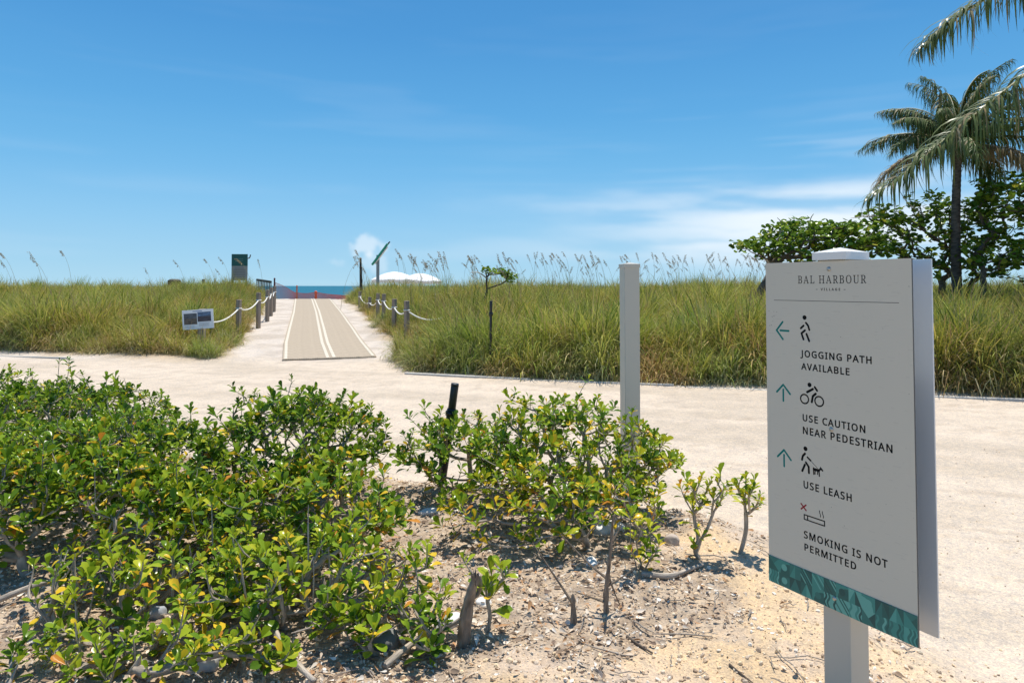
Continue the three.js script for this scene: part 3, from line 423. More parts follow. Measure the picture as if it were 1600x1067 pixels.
// ------------------------------------------------------------------ the two-panel rule sign
function postCap(w, h, pitch) { const mb = new MB(), s = w / 2; mb.box(0, h / 2, 0, w, h, w); const a = [[-s, -s], [s, -s], [s, s], [-s, s]]; for (let k = 0; k < 4; k++) { const [x0, z0] = a[k], [x1, z1] = a[(k + 1) % 4], f = mb.p.length / 3; mb.v(x0, h, z0); mb.v(x1, h, z1); mb.v(0, h + pitch, 0); mb.i.push(f, f + 2, f + 1); } return mb; }
function hard(mesh) { mesh.geometry = mesh.geometry.toNonIndexed(); mesh.geometry.computeVertexNormals(); return mesh; }
{
  const PH = 1.08, edge = (px0, py0, px1, py1) => { const a = ray(px0, py0), b = ray(px1, py1), d = PH / (a[1] - b[1]); return { d, x: (a[0] + b[0]) / 2 * d, top: EYE + a[1] * d }; };
  const l = edge(1199.5, 410.5, 1202.5, 905), r = edge(1427.5, 404.5, 1436.5, 1013), top = (l.top + r.top) / 2, PW = Math.hypot(r.x - l.x, r.d - l.d), turn = Math.atan2(r.d - l.d, r.x - l.x), A = 0.092;
  const u = V(Math.cos(turn), 0, -Math.sin(turn)), n = V(Math.sin(turn), 0, Math.cos(turn));
  const mid = V((l.x + r.x) / 2, 0, -(l.d + r.d) / 2).addScaledVector(n, -A / 2 - .002).addScaledVector(u, -.004), gy = ground(mid.x, -mid.z);
  const S = thing('rule_sign', V(mid.x, gy, mid.z), 'grey rule sign with two panels and a teal patterned band on a square post', 'sign'); S.rotation.y = turn;
  const post = put(new THREE.Mesh(new RoundedBoxGeometry(A, top - gy + .05, A, 2, .003), M.vinyl), 'post', S); post.position.y = (top - gy + .05) / 2 - .04;
  const cap = hard(postCap(.118, .024, .016).build('post_cap', std({ color: new THREE.Color(.80, .79, .76), roughness: .4 }), S)); cap.position.y = top - gy + .004;
  // printed face
  const K = 1.85, cv = document.createElement('canvas'); cv.width = Math.round(497 * K); cv.height = Math.round(1080 * K); const c = cv.getContext('2d');
  c.fillStyle = '#d3cbba'; c.fillRect(0, 0, cv.width, cv.height); c.save(); c.scale(K, K);
  const rr = rng(9); for (let k = 0; k < 900; k++) { c.fillStyle = rr() < .6 ? 'rgba(222,219,208,0.13)' : 'rgba(120,116,105,0.10)'; const x = rr() * 497, y = rr() * 1080, w = 2 + rr() * 22; c.fillRect(x, y, w, .6 + rr() * 1.6); }
  for (let k = 0; k < 26; k++) { c.fillStyle = 'rgba(90,84,72,0.5)'; c.beginPath(); c.arc(k < 9 ? 8 + rr() * 26 : rr() * 497, k < 9 ? 160 + rr() * 60 : rr() * 1000, .5 + rr() * 1.1, 0, 7); c.fill(); }
  const say = (s, x0, x1, y0, y1, font, spacing) => { c.save(); c.font = `${font.includes('bold') ? 'bold ' : ''}100px ${font.replace('bold ', '')}`; let w = 0; const ws = [...s].map((q) => c.measureText(q).width); w = ws.reduce((a, b) => a + b, 0) + spacing * (s.length - 1); const cap = 71.5; c.translate(x0, y1); c.scale((x1 - x0) / w, (y1 - y0) / cap); let x = 0; c.lineWidth = 5.2; c.lineJoin = 'round'; c.strokeStyle = c.fillStyle; [...s].forEach((q, k) => { c.fillText(q, x, 0); if (font === 'sans-serif') c.strokeText(q, x, 0); x += ws[k] + spacing; }); c.restore(); };
  const ink = '#0b0b0c', teal = '#14776f';
  c.fillStyle = '#1a1918'; say('BAL HARBOUR', 127, 363, 45, 70, 'serif', 12); say('VILLAGE', 211, 279, 85.2, 93.2, 'bold sans-serif', 26); c.fillRect(194, 88.6, 6, 1.3); c.fillRect(290, 88.6, 6, 1.3); c.fillStyle = '#4b4945'; c.fillRect(33, 125.8, 427, 1.5);
  const line = (pts, w, col) => { c.strokeStyle = col; c.lineWidth = w * 1.28; c.lineCap = 'round'; c.lineJoin = 'round'; c.beginPath(); pts.forEach(([x, y], k) => k ? c.lineTo(x, y) : c.moveTo(x, y)); c.stroke(); };
  const dot = (x, y, q, col = ink) => { c.fillStyle = col; c.beginPath(); c.arc(x, y, q, 0, 7); c.fill(); }, ring = (x, y, q, w) => { c.strokeStyle = ink; c.lineWidth = w; c.beginPath(); c.arc(x, y, q, 0, 7); c.stroke(); };
  const butt = (pts, w) => { line(pts, w, ink); };
  line([[67, 199], [42.5, 228], [67, 257]], 5, teal); line([[57, 228], [90, 228]], 5, teal);
  for (const y of [0, 217]) { line([[40.5, 436 + y], [66, 409 + y], [92.5, 437 + y]], 5, teal); line([[66, 425 + y], [66, 463 + y]], 5, teal); }
  dot(151, 181, 7.4); butt([[156, 198], [164, 207], [168, 220]], 5.2); butt([[136.5, 216.5], [147, 207.5]], 5.2); butt([[152, 222.5], [139, 233], [146, 252]], 5.4); butt([[157.5, 234], [167, 256]], 5.4);
  dot(166, 397, 7.2); ring(147, 445, 14.6, 4.6); ring(200, 445, 15.2, 4.6); butt([[157, 421.5], [178, 409]], 5.8); butt([[185, 402], [193, 412]], 5.4); butt([[188, 422.5], [177.5, 432], [173.5, 451]], 5.8);
  dot(148, 605, 7.3); butt([[146, 621], [138, 630], [134.5, 643]], 5.6); butt([[155, 631], [166, 639]], 4.6); line([[166, 639], [191, 658]], 1.1, ink); butt([[145, 657], [135, 679]], 5.6); butt([[149, 649], [159, 661], [159.5, 680]], 5.6);
  butt([[178, 664], [195, 664]], 7); butt([[176, 660], [177, 680]], 3.2); butt([[182, 668], [181.5, 678]], 3); butt([[196, 666], [197, 681]], 3.4); butt([[191, 668], [190.5, 677]], 2.6); butt([[196, 663], [203, 656], [208, 661]], 4.6); butt([[201, 656], [201.5, 652]], 2);
  line([[129, 786], [147, 803]], 3.6, '#8e1f2a'); line([[147, 786], [129, 803]], 3.6, '#8e1f2a');
  c.strokeStyle = ink; c.lineWidth = 3.6; c.strokeRect(140, 818, 73, 14.6); line([[152.5, 818], [152.5, 832]], 3, ink);
  for (const x of [196, 206]) { c.lineWidth = 2.5; c.strokeStyle = ink; c.beginPath(); c.moveTo(x, 790); c.bezierCurveTo(x - 3, 797, x + 6, 801, x + 2.5, 809); c.stroke(); }
  c.fillStyle = ink; const big = (s, x1, y0, y1) => say(s, 137, x1, y0, y1, 'sans-serif', 9);
  c.strokeStyle = ink; big('JOGGING PATH', 378, 288, 308.5); big('AVAILABLE', 306, 329.5, 350); big('USE CAUTION', 355, 495, 516); big('NEAR PEDESTRIAN', 436, 536, 558); big('USE LEASH', 308, 710, 732); big('SMOKING IS NOT', 413, 871, 892.5); big('PERMITTED', 318, 911, 932);
  c.restore();
  const map = new THREE.CanvasTexture(cv); map.colorSpace = THREE.SRGBColorSpace; map.anisotropy = 8;
  const T = .006, plain = std({ color: new THREE.Color(.42, .41, .38), roughness: .5 }), dark = std({ color: new THREE.Color(.07, .07, .07), roughness: .6 });
  const front = put(new THREE.Mesh(new THREE.BoxGeometry(PW, PH, T), [dark, dark, plain, plain, phys({ map, roughness: .7, specularIntensity: .35 }), M.panelBack]), 'front_panel', S); front.position.set(.004, top - gy - PH / 2, A / 2 + T / 2 + .001);
  front.userData.label = 'printed grey front panel';
  const back = put(new THREE.Mesh(new RoundedBoxGeometry(PW, PH, T, 1, .001), M.panelBack), 'back_panel', S); back.position.set(.004, top - gy - PH / 2, -A / 2 - T / 2 - .001); back.userData.label = 'plain silver-grey rear panel';
  // teal band
  const bc = document.createElement('canvas'); bc.width = 1024; bc.height = 176; const b = bc.getContext('2d'), cs = ['#2a726b', '#38897f', '#4d9d91', '#1f605a', '#63aa9d', '#1a524f']; b.fillStyle = cs[1]; b.fillRect(0, 0, 1024, 176); const q = rng(23);
  for (let j = 0; j < 2; j++) for (let i = 0; i < 12; i++) {
    const x = i * 86, y = j * 88, w = 86, h = 88, pick = () => cs[Math.floor(q() * cs.length)]; b.save(); b.beginPath(); b.rect(x, y, w, h); b.clip(); b.fillStyle = pick(); b.fillRect(x, y, w, h); const kind = Math.floor(q() * 5); b.fillStyle = pick();
    if (kind === 0) { b.beginPath(); b.moveTo(x, y); b.lineTo(x + w, y + h); b.lineTo(x, y + h); b.fill(); b.fillStyle = pick(); b.beginPath(); b.moveTo(x + w, y); b.lineTo(x + w / 2, y + h / 2); b.lineTo(x + w, y + h); b.fill(); }
    else if (kind === 1) { b.beginPath(); b.arc(x + (q() < .5 ? 0 : w), y + h, w * .86, 0, 7); b.fill(); b.fillStyle = pick(); b.beginPath(); b.arc(x + w / 2, y + h / 2, w * .26, 0, 7); b.fill(); }
    else if (kind === 2) { for (let s = 0; s < 4; s++) { b.strokeStyle = pick(); b.lineWidth = 13; b.beginPath(); for (let t = 0; t <= 20; t++) { const yy = y + t / 20 * h, xx = x + 10 + s * 23 + Math.sin(t / 20 * 7) * 8; t ? b.lineTo(xx, yy) : b.moveTo(xx, yy); } b.stroke(); } }
    else if (kind === 3) { b.beginPath(); b.moveTo(x, y + h); b.lineTo(x + w / 2, y); b.lineTo(x + w, y + h); b.fill(); b.fillStyle = pick(); b.beginPath(); b.moveTo(x + w / 2, y); b.lineTo(x + w, y + h); b.lineTo(x + w / 2, y + h); b.fill(); }
    else { for (let s = 0; s < 5; s++) { b.strokeStyle = pick(); b.lineWidth = 9; b.beginPath(); b.moveTo(x + s * 24 - 30, y); b.lineTo(x + s * 24 + 40, y + h); b.stroke(); } }
    b.restore();
  }
  const bm = new THREE.CanvasTexture(bc); bm.colorSpace = THREE.SRGBColorSpace; const BH = .086, tealM = std({ color: srgb(31, 95, 89), roughness: .5 });
  const band = put(new THREE.Mesh(new THREE.BoxGeometry(PW - .001, BH, .002), [tealM, tealM, tealM, tealM, std({ map: bm, roughness: .5 }), tealM]), 'patterned_band', S); band.position.set(.004, top - gy - PH + BH / 2 + .0005, A / 2 + T + .0022); band.userData.label = 'teal band of triangles, arcs and waves';
  for (const [su, sv] of [[.485, .0232], [.4855, .487], [.4931, .967]]) { const sc = put(new THREE.Mesh(new THREE.SphereGeometry(.0075, 14, 8), M.steel), 'screw', S); sc.scale.set(1, 1, .5); sc.position.set((su - .5) * PW + .004, top - gy - sv * PH, A / 2 + T + (sv > .9 ? .003 : .001)); }
}
// ------------------------------------------------------------------ the tall plain square post
{
  const d = 4.76, a = at(973, 417, d), b = at(998.5, 417, d), w = (b.x - a.x) * .965, x = (a.x + b.x) / 2, gy = ground(x, d), h = a.y - gy, P = thing('square_post', V(x, gy, -d - w / 2), 'tall plain grey square post with a pale pointed cap behind the broad shrub', 'post'); P.rotation.y = .17;
  const s = put(new THREE.Mesh(new RoundedBoxGeometry(w, h + .1, w, 2, .004), M.vinyl), 'shaft', P); s.position.y = h / 2 - .05;
  const cap = hard(postCap(w + .008, .026, .012).build('post_cap', M.vinyl, P)); cap.position.y = h - .005;
}
// ------------------------------------------------------------------ black risers
{
  const d = 4.62, p0 = at(698, 700, d), p1 = at(711, 599, d), g0 = ground(p0.x, d), dir = p1.clone().sub(p0).normalize(), base = p0.clone().addScaledVector(dir, -(p0.y - g0) / dir.y), L = base.distanceTo(p1), R = thing('black_riser', base, 'tilted black pipe riser with a collar standing in the small shrub', 'riser');
  const body = (f0, f1, r0, r1, name) => new MB().tube([dir.clone().multiplyScalar(L * f0), dir.clone().multiplyScalar(L * (f0 + f1) / 2), dir.clone().multiplyScalar(L * f1)], [r0, (r0 + r1) / 2, r1], 16).build(name, M.black, R);
  body(-.06, .70, .022, .032, 'lower_tube'); body(.69, .73, .039, .040, 'collar'); body(.73, .755, .034, .031, 'collar_ring'); body(.75, .985, .0265, .0265, 'upper_tube'); body(.975, 1, .028, .026, 'end_cap');
  const q = onGround(766, 582), h = at(767, 470, -q.z).y - q.y, S = thing('black_stake', q, 'thin black stake with a thicker head at the grass edge', 'stake'); S.rotation.z = -.01;
  const t = (y0, y1, r0, r1, name) => new MB().tube([V(0, y0 * h, 0), V(0, (y0 + y1) / 2 * h, 0), V(0, y1 * h, 0)], [r0, (r0 + r1) / 2, r1], 12).build(name, M.black, S);
  t(-.05, .80, .017, .022, 'stake_rod'); t(.79, .84, .034, .034, 'collar'); t(.84, .99, .024, .024, 'head_tube'); t(.985, 1, .027, .024, 'end_cap');
}
// ------------------------------------------------------------------ rope fences beside the mat
function fencePost(px, pyBase, pyTop, label, group, lean = 0) {
  const p = onGround(px, pyBase), h = Math.max(.55, at(px, pyTop, -p.z).y - p.y), g = thing('rope_fence_post', p, label, 'post', group); g.rotation.set(0, .5 + hash(px, 1, 2), lean);
  const s = put(new THREE.Mesh(new RoundedBoxGeometry(.10, h + .1, .10, 2, .012), M.wood), 'shaft', g); s.position.y = h / 2 - .05;
  const r = put(new THREE.Mesh(new THREE.TorusGeometry(.064, .014, 8, 16), M.rope), 'rope_collar', g); r.rotation.x = Math.PI / 2; r.position.y = h - .22; r.scale.set(1.05, 1.05, 1);
  return { p, top: V(p.x, p.y + h - .22, p.z) };
}
{
  const gl = 'rope fence posts on the dune with the green notice board', gr = 'rope fence posts on the dune with the sea grapes';
  const P0 = onGround(314, 547), left = [[372, 530, 468], [403, 513, 457], [417, 503, 453], [423, 494, 449], [427.5, 487, 447]].map(([a, b, c], k) => fencePost(a, b, c, ['weathered wooden rope post next to the small picture sign', 'weathered rope post, second from the small picture sign', 'weathered rope post, third from the small picture sign', 'weathered rope post, fourth from the small picture sign', 'weathered rope post, fifth from the small picture sign'][k], gl, (hash(k, 3, 3) - .5) * .04));
  const right = [[635.5, 535, 470], [615.5, 520, 467], [599, 507, 459], [590, 499, 458], [577, 489, 464], [562, 480, 455]].map(([a, b, c], k) => fencePost(a, b, c, ['weathered wooden rope post at the fence end half hidden by tall grass', 'weathered rope post, second from the grassy fence end', 'weathered rope post, third from the grassy fence end', 'weathered rope post, fourth from the grassy fence end', 'weathered rope post, fifth from the grassy fence end', 'weathered rope post, sixth from the grassy fence end'][k], gr, (hash(k, 4, 3) - .5) * .05));
  const rope = (tops, label) => { const pts = []; for (let k = 0; k < tops.length - 1; k++) for (let s = 0; s < 10; s++) { const t = s / 10, p = tops[k].clone().lerp(tops[k + 1], t); p.y -= .13 * 4 * t * (1 - t); pts.push(p); } pts.push(tops[tops.length - 1].clone()); const g = thing('fence_rope', pts[0], label, 'rope', 'white fence ropes'); new MB().tube(pts.map((p) => p.clone().sub(pts[0])), pts.map(() => .017), 8).build('strand', M.rope, g); };
  const start = V(P0.x + .05, P0.y + .60, P0.z - .1);
  rope([start, ...left.map((q) => q.top)], 'sagging white rope tied from the small picture sign up the dune');
  rope([V(right[0].top.x + .9, right[0].top.y - .14, right[0].top.z + .5), ...right.map((q) => q.top)], 'sagging white rope strung along posts half hidden in tall grass');
  // the small picture sign
  const d = -P0.z, S = thing('picture_sign', P0, 'small white picture sign on a weathered post at the grass corner', 'sign'), W = 46 / F * d * 1.0, H = 30 / F * d; S.rotation.y = .12;
  const ph = at(314, 484, d).y - P0.y; const post = put(new THREE.Mesh(new RoundedBoxGeometry(.13, ph + .12, .13, 2, .012), M.wood), 'post', S); post.position.y = ph / 2 - .04;
  const cv = document.createElement('canvas'); cv.width = 512; cv.height = 336; const c = cv.getContext('2d'); c.fillStyle = '#e4e6ea'; c.fillRect(0, 0, 512, 336); const r = rng(3);
  const photo = (x, y, w, h, top, low) => { const im = top; for (let j = 0; j < h; j += 3) for (let i = 0; i < w; i += 3) { const n = fbm((x + i) / 40, (y + j) / 9, 5, 4), k = j / h < .45 ? top : low, v = .6 + n * .8; c.fillStyle = `rgb(${k[0] * v | 0},${k[1] * v | 0},${k[2] * v | 0})`; c.fillRect(x + i, y + j, 3, 3); } };
  photo(26, 60, 216, 192, [78, 84, 92], [92, 82, 74]); photo(252, 44, 222, 166, [84, 108, 138], [66, 62, 72]);
  c.fillStyle = '#41618f'; for (let k = 0; k < 9; k++) c.fillRect(176 + k * 17, 20, 13, 15); c.fillStyle = '#9aa0aa'; for (let y = 270; y < 318; y += 13) { c.fillRect(30, y, 190 - r() * 40, 5); c.fillRect(270, y - 40, 180 - r() * 40, 5); } c.fillRect(270, 270, 150, 5); c.fillRect(270, 284, 170, 5);
  const map = new THREE.CanvasTexture(cv); map.colorSpace = THREE.SRGBColorSpace; const white = std({ color: new THREE.Color(.72, .73, .75), roughness: .5 });
  const board = put(new THREE.Mesh(new THREE.BoxGeometry(W, H, .018), [white, white, white, white, std({ map, roughness: .5 }), white]), 'picture_board', S); const ctr = at(311, 498.5, d); board.position.set(ctr.x - P0.x, ctr.y - P0.y, .08); board.rotation.z = .065; board.userData.label = 'white board with two dark pictures and small print';
}
// ------------------------------------------------------------------ things on and beyond the dune crest
{
  // notice board
  const d = 40, p = at(373.5, 445, d), gy = ground(p.x, d), B = thing('notice_board', V(p.x, gy, -d), 'green and grey notice board on two legs rising above the dune grass', 'sign'), W = 24.5 / F * d, yT = at(373, 397, d).y - gy, yB = at(373, 438.5, d).y - gy, yM = at(373, 415.5, d).y - gy; B.rotation.y = .05;
  const green = std({ color: new THREE.Color(.004, .085, .075), roughness: .5 }), grey = std({ color: new THREE.Color(.23, .25, .24), roughness: .6 }), ink = std({ color: new THREE.Color(.12, .13, .13), roughness: .7 }), pale = std({ color: new THREE.Color(.10, .22, .2), roughness: .6 });
  const bx = (w, h, t, x, y, z, m, name) => { const q = put(new THREE.Mesh(new THREE.BoxGeometry(w, h, t), m), name, B); q.position.set(x, y, z); return q; };
  bx(W, yT - yM, .05, 0, (yT + yM) / 2, .003, green, 'green_header'); bx(W - .004, yM - yB, .05, 0, (yM + yB) / 2, 0, grey, 'grey_text_panel');
  bx(.09, yB + .3, .06, -W / 2 + .06, yB / 2 - .15, 0, grey, 'leg'); bx(.09, yB + .3, .06, W / 2 - .06, yB / 2 - .15, 0, grey, 'leg');
  for (let k = 0; k < 7; k++) bx(W * (k ? .72 : .55), .030, .004, 0, yM - .14 - k * .10, .03, ink, 'text_line'); for (let k = 0; k < 2; k++) bx(W * .5, .03, .004, -.02, yT - .30 - k * .11, .034, pale, 'header_line');
  const hook = new MB(); hook.tube(curve([V(W / 2, yT - .25, 0), V(W / 2 + .10, yT - .22, 0), V(W / 2 + .15, yT - .10, 0), V(W / 2 + .16, yT - .03, 0)], 8), Array(9).fill(.035), 8).build('side_bracket', ink, B);
}
{ // slatted rail
  const d = 37.5, a = at(401, 437, d), b = at(428, 440.5, d), y0 = ground((a.x + b.x) / 2, d) , R = thing('slatted_rail', V(a.x, y0, -d), 'dark slatted rail at the crest beside the netting pole', 'rail'), m = std({ color: new THREE.Color(.06, .075, .07), roughness: .8 });
  const A = V(0, a.y - y0, 0), Bv = V(b.x - a.x, b.y - y0, .5); new MB().tube([A, A.clone().lerp(Bv, .5), Bv], [.07, .07, .07], 6).build('top_rail', m, R);
  for (let k = 0; k <= 9; k++) { const q = A.clone().lerp(Bv, k / 9); new MB().tube([V(q.x, q.y - .02, q.z), V(q.x, q.y / 2, q.z), V(q.x, -.2, q.z)], [.028, .028, .028], 6).build('slat', m, R); }
}
{ // litter bin lid, small far post, dark pole
  const d = 36, p = at(271.5, 443, d), gy = ground(p.x, d), y = at(271, 437, d).y - gy, w = 9.5 / F * d, B = thing('litter_bin', V(p.x, gy, -d), 'round brown slatted litter bin with a low lid behind the dune grass', 'bin'), br = std({ color: new THREE.Color(.16, .11, .07), roughness: .9 }), lidM = std({ color: new THREE.Color(.06, .05, .045), roughness: .7 });
  for (let k = 0; k < 22; k++) { const a = k / 22 * 6.283, s = put(new THREE.Mesh(new THREE.BoxGeometry(w * .26, y, .03), br), 'slat', B); s.position.set(Math.sin(a) * w * .93, y / 2 - .06, Math.cos(a) * w * .93); s.rotation.y = a; }
  const lid = put(new THREE.Mesh(new THREE.LatheGeometry([[0, .10], [w * .6, .09], [w * .95, .03], [w * 1.02, -.04], [w * .96, -.06]].map(([x, yy]) => new THREE.Vector2(x, yy)), 24), lidM), 'lid', B); lid.position.y = y - .06;
  const d2 = 34, p2 = at(317.5, 437, d2), g2 = ground(p2.x, d2), P = thing('marker_post', V(p2.x, g2, -d2), 'short wooden marker post between the litter bin and the notice board', 'post'); const s = put(new THREE.Mesh(new RoundedBoxGeometry(.12, p2.y - g2 + .1, .12, 2, .02), M.wood), 'shaft', P); s.position.y = (p2.y - g2) / 2 - .05; const t = put(new THREE.Mesh(new RoundedBoxGeometry(.135, .04, .135, 2, .01), M.wood), 'top_block', P); t.position.y = p2.y - g2 + .01;
  const d3 = 33, p3 = at(563, 404, d3), g3 = ground(p3.x, d3), D = thing('dark_pole', V(p3.x, g3, -d3), 'slim dark pole near the white beach canopies', 'pole'); new MB().tube([V(.06, -.1, 0), V(.03, (p3.y - g3) / 2, 0), V(0, p3.y - g3, 0)], [.075, .07, .05], 10).build('shaft', std({ color: new THREE.Color(.05, .045, .04), roughness: .9 }), D); const dc = put(new THREE.Mesh(new THREE.SphereGeometry(.06, 10, 8), M.wood), 'tip', D); dc.position.y = p3.y - g3;
}
{ // slanted green board on a pole
  const d = 42, p = at(590, 440, d), gy = ground(p.x, d), yT = at(590, 401, d).y - gy, S = thing('slanted_board_pole', V(p.x, gy, -d), 'grey pole carrying a slanted green board above the dune', 'pole'), gm = std({ color: new THREE.Color(.015, .30, .18), roughness: .5 }), pm = std({ color: new THREE.Color(.20, .25, .26), roughness: .6 });
  new MB().tube([V(0, -.3, 0), V(0, yT / 2, 0), V(0, yT + .1, 0)], [.10, .10, .10], 12).build('pole', pm, S);
  const a = at(581.5, 414, d), b = at(606, 381, d), mid = a.clone().add(b).multiplyScalar(.5), len = a.distanceTo(b), ang = Math.atan2(b.y - a.y, b.x - a.x);
  const bd = put(new THREE.Mesh(new RoundedBoxGeometry(len, .12, .20, 2, .03), gm), 'slanted_board', S); bd.position.set(mid.x - p.x, mid.y - gy, .1); bd.rotation.set(0, 0, ang); bd.rotation.order = 'ZXY';
  const under = put(new THREE.Mesh(new RoundedBoxGeometry(len * .8, .05, .2, 2, .01), std({ color: new THREE.Color(.6, .64, .6), roughness: .5 })), 'pale_underside', S); under.position.set(mid.x - p.x + Math.sin(ang) * .11, mid.y - gy - Math.cos(ang) * .11, .1); under.rotation.z = ang;
  const c2 = at(609, 377.5, d); new MB().tube([b.clone().sub(V(p.x, gy, -d)), c2.clone().sub(V(p.x, gy, -d))], [.05, .04], 8).build('end_rod', std({ color: new THREE.Color(.05, .06, .06), roughness: .6 }), S);
}
function canopy(px0, px1, pyTop, pyRim, d, label) {
  const cx = (px0 + px1) / 2, t = at(cx, pyTop, d), gy = ground(t.x, d), R = (px1 - px0) / 2 / F * d, yT = t.y - gy, yR = at(cx, pyRim, d).y - gy, C = thing('beach_canopy', V(t.x, gy, -d), label, 'canopy', 'white beach canopies'), cl = phys({ color: new THREE.Color(.84, .84, .83), roughness: .9, transmission: .2, thickness: 0, side: THREE.DoubleSide }), mb = new MB(), n = 32, m = 8;
  for (let j = 0; j <= m; j++) for (let i = 0; i <= n; i++) { const a = i / n * 6.283, q = j / m, rib = Math.abs(Math.sin(a * 4)), r = R * q * (1 - .05 * rib * q), y = yT - (yT - yR) * Math.pow(q, 1.7) - .05 * rib * q * q; mb.v(Math.cos(a) * r, y, Math.sin(a) * r); }
  for (let j = 0; j < m; j++) for (let i = 0; i < n; i++) { const a = j * (n + 1) + i; mb.i.push(a, a + 1, a + n + 1, a + 1, a + n + 2, a + n + 1); } mb.build('canopy_cloth', cl, C);
  const v = new MB(); for (let i = 0; i <= n; i++) { const a = i / n * 6.283, r = R * (1 - .05 * Math.abs(Math.sin(a * 4))), y = yR - .05 * Math.abs(Math.sin(a * 4)); v.v(Math.cos(a) * r, y, Math.sin(a) * r); v.v(Math.cos(a) * r, y - .22, Math.sin(a) * r); } for (let i = 0; i < n; i++) v.i.push(i * 2, i * 2 + 1, i * 2 + 2, i * 2 + 1, i * 2 + 3, i * 2 + 2); v.build('valance', cl, C);
  const wood = std({ color: new THREE.Color(.42, .30, .18), roughness: .7 }); new MB().tube([V(0, -.3, 0), V(0, yT / 2, 0), V(0, yT - .03, 0)], [.05, .05, .04], 8).build('pole', wood, C);
  for (let k = 0; k < 8; k++) { const a = (k + .0) / 8 * 6.283; new MB().tube([V(0, yT - .12, 0), V(Math.cos(a) * R * .5, lerp(yT, yR, .32) - .08, Math.sin(a) * R * .5), V(Math.cos(a) * R * .97, yR - .02, Math.sin(a) * R * .97)], [.015, .015, .012], 5).build('rib', wood, C); }
}
canopy(580, 652, 424.5, 436.5, 50, 'white domed beach canopy nearest the slanted green board');
canopy(622, 690, 427, 438.5, 54, 'white domed beach canopy overlapping the first canopy, away from the green board');
{ // orange netting across the beach end of the mat
  const d = 36.2, top = [[428, 441], [440, 446], [450, 451.5], [458, 456], [464, 457.5], [480, 458.5], [493, 457], [510, 459.5], [528, 461], [552, 463.5]].map(([a, b]) => at(a, b, d)), orange = std({ color: new THREE.Color(.62, .13, .10), roughness: .7 }), c = new THREE.CatmullRomCurve3(top), N = thing('mesh_netting', V(top[0].x, ground(top[0].x, d), -d), 'orange plastic mesh netting drooping across the beach end of the mat', 'netting'), o = N.position, mb = new MB(), n = 118, rows = 24;
  const P = (i, j) => { const q = c.getPoint(i / n), gy = ground(q.x, d) + .02; const t = j / rows; return V(q.x - o.x, lerp(gy, q.y, t) - o.y, -.25 * Math.sin(i / n * 9) * (1 - t * .3) * .4); };
  for (let i = 0; i <= n; i++) { const pts = []; for (let j = 0; j <= rows; j += 4) pts.push(P(i, j)); mb.ribbon(pts, pts.map(() => .007), V(1, 0, 0)); } for (let j = 0; j <= rows; j++) { const pts = []; for (let i = 0; i <= n; i += 2) pts.push(P(i, j)); mb.ribbon(pts, pts.map(() => j === rows ? .025 : .007), V(0, 1, 0)); }
  mb.build('mesh', orange, N);
  const pole = (px, pyT, r, col, label) => { const q = at(px, pyT, d - .12), gy = ground(q.x, d - .12), g = thing('netting_pole', V(q.x, gy, -d + .12), label, 'pole', 'poles of the orange netting'), h = q.y - gy; new MB().tube([V(0, -.15, 0), V(0, h / 2, 0), V(0, h, 0)], [r, r, r * .9], 10).build('shaft', std({ color: new THREE.Color(...col), roughness: .7 }), g); const k = put(new THREE.Mesh(new THREE.SphereGeometry(r * 1.15, 10, 8), std({ color: new THREE.Color(...col), roughness: .7 })), 'pole_top', g); k.position.y = h; };
  pole(428.5, 435.5, .045, [.10, .04, .05], 'dark tall netting pole beside the slatted rail'); pole(463.5, 447, .04, [.55, .17, .08], 'orange netting pole at the low dip of the netting'); pole(493, 456.5, .07, [.70, .12, .05], 'short bright orange netting pole behind the mat crest'); pole(552, 461, .04, [.35, .12, .08], 'netting pole where the mesh meets the tall grass');
}
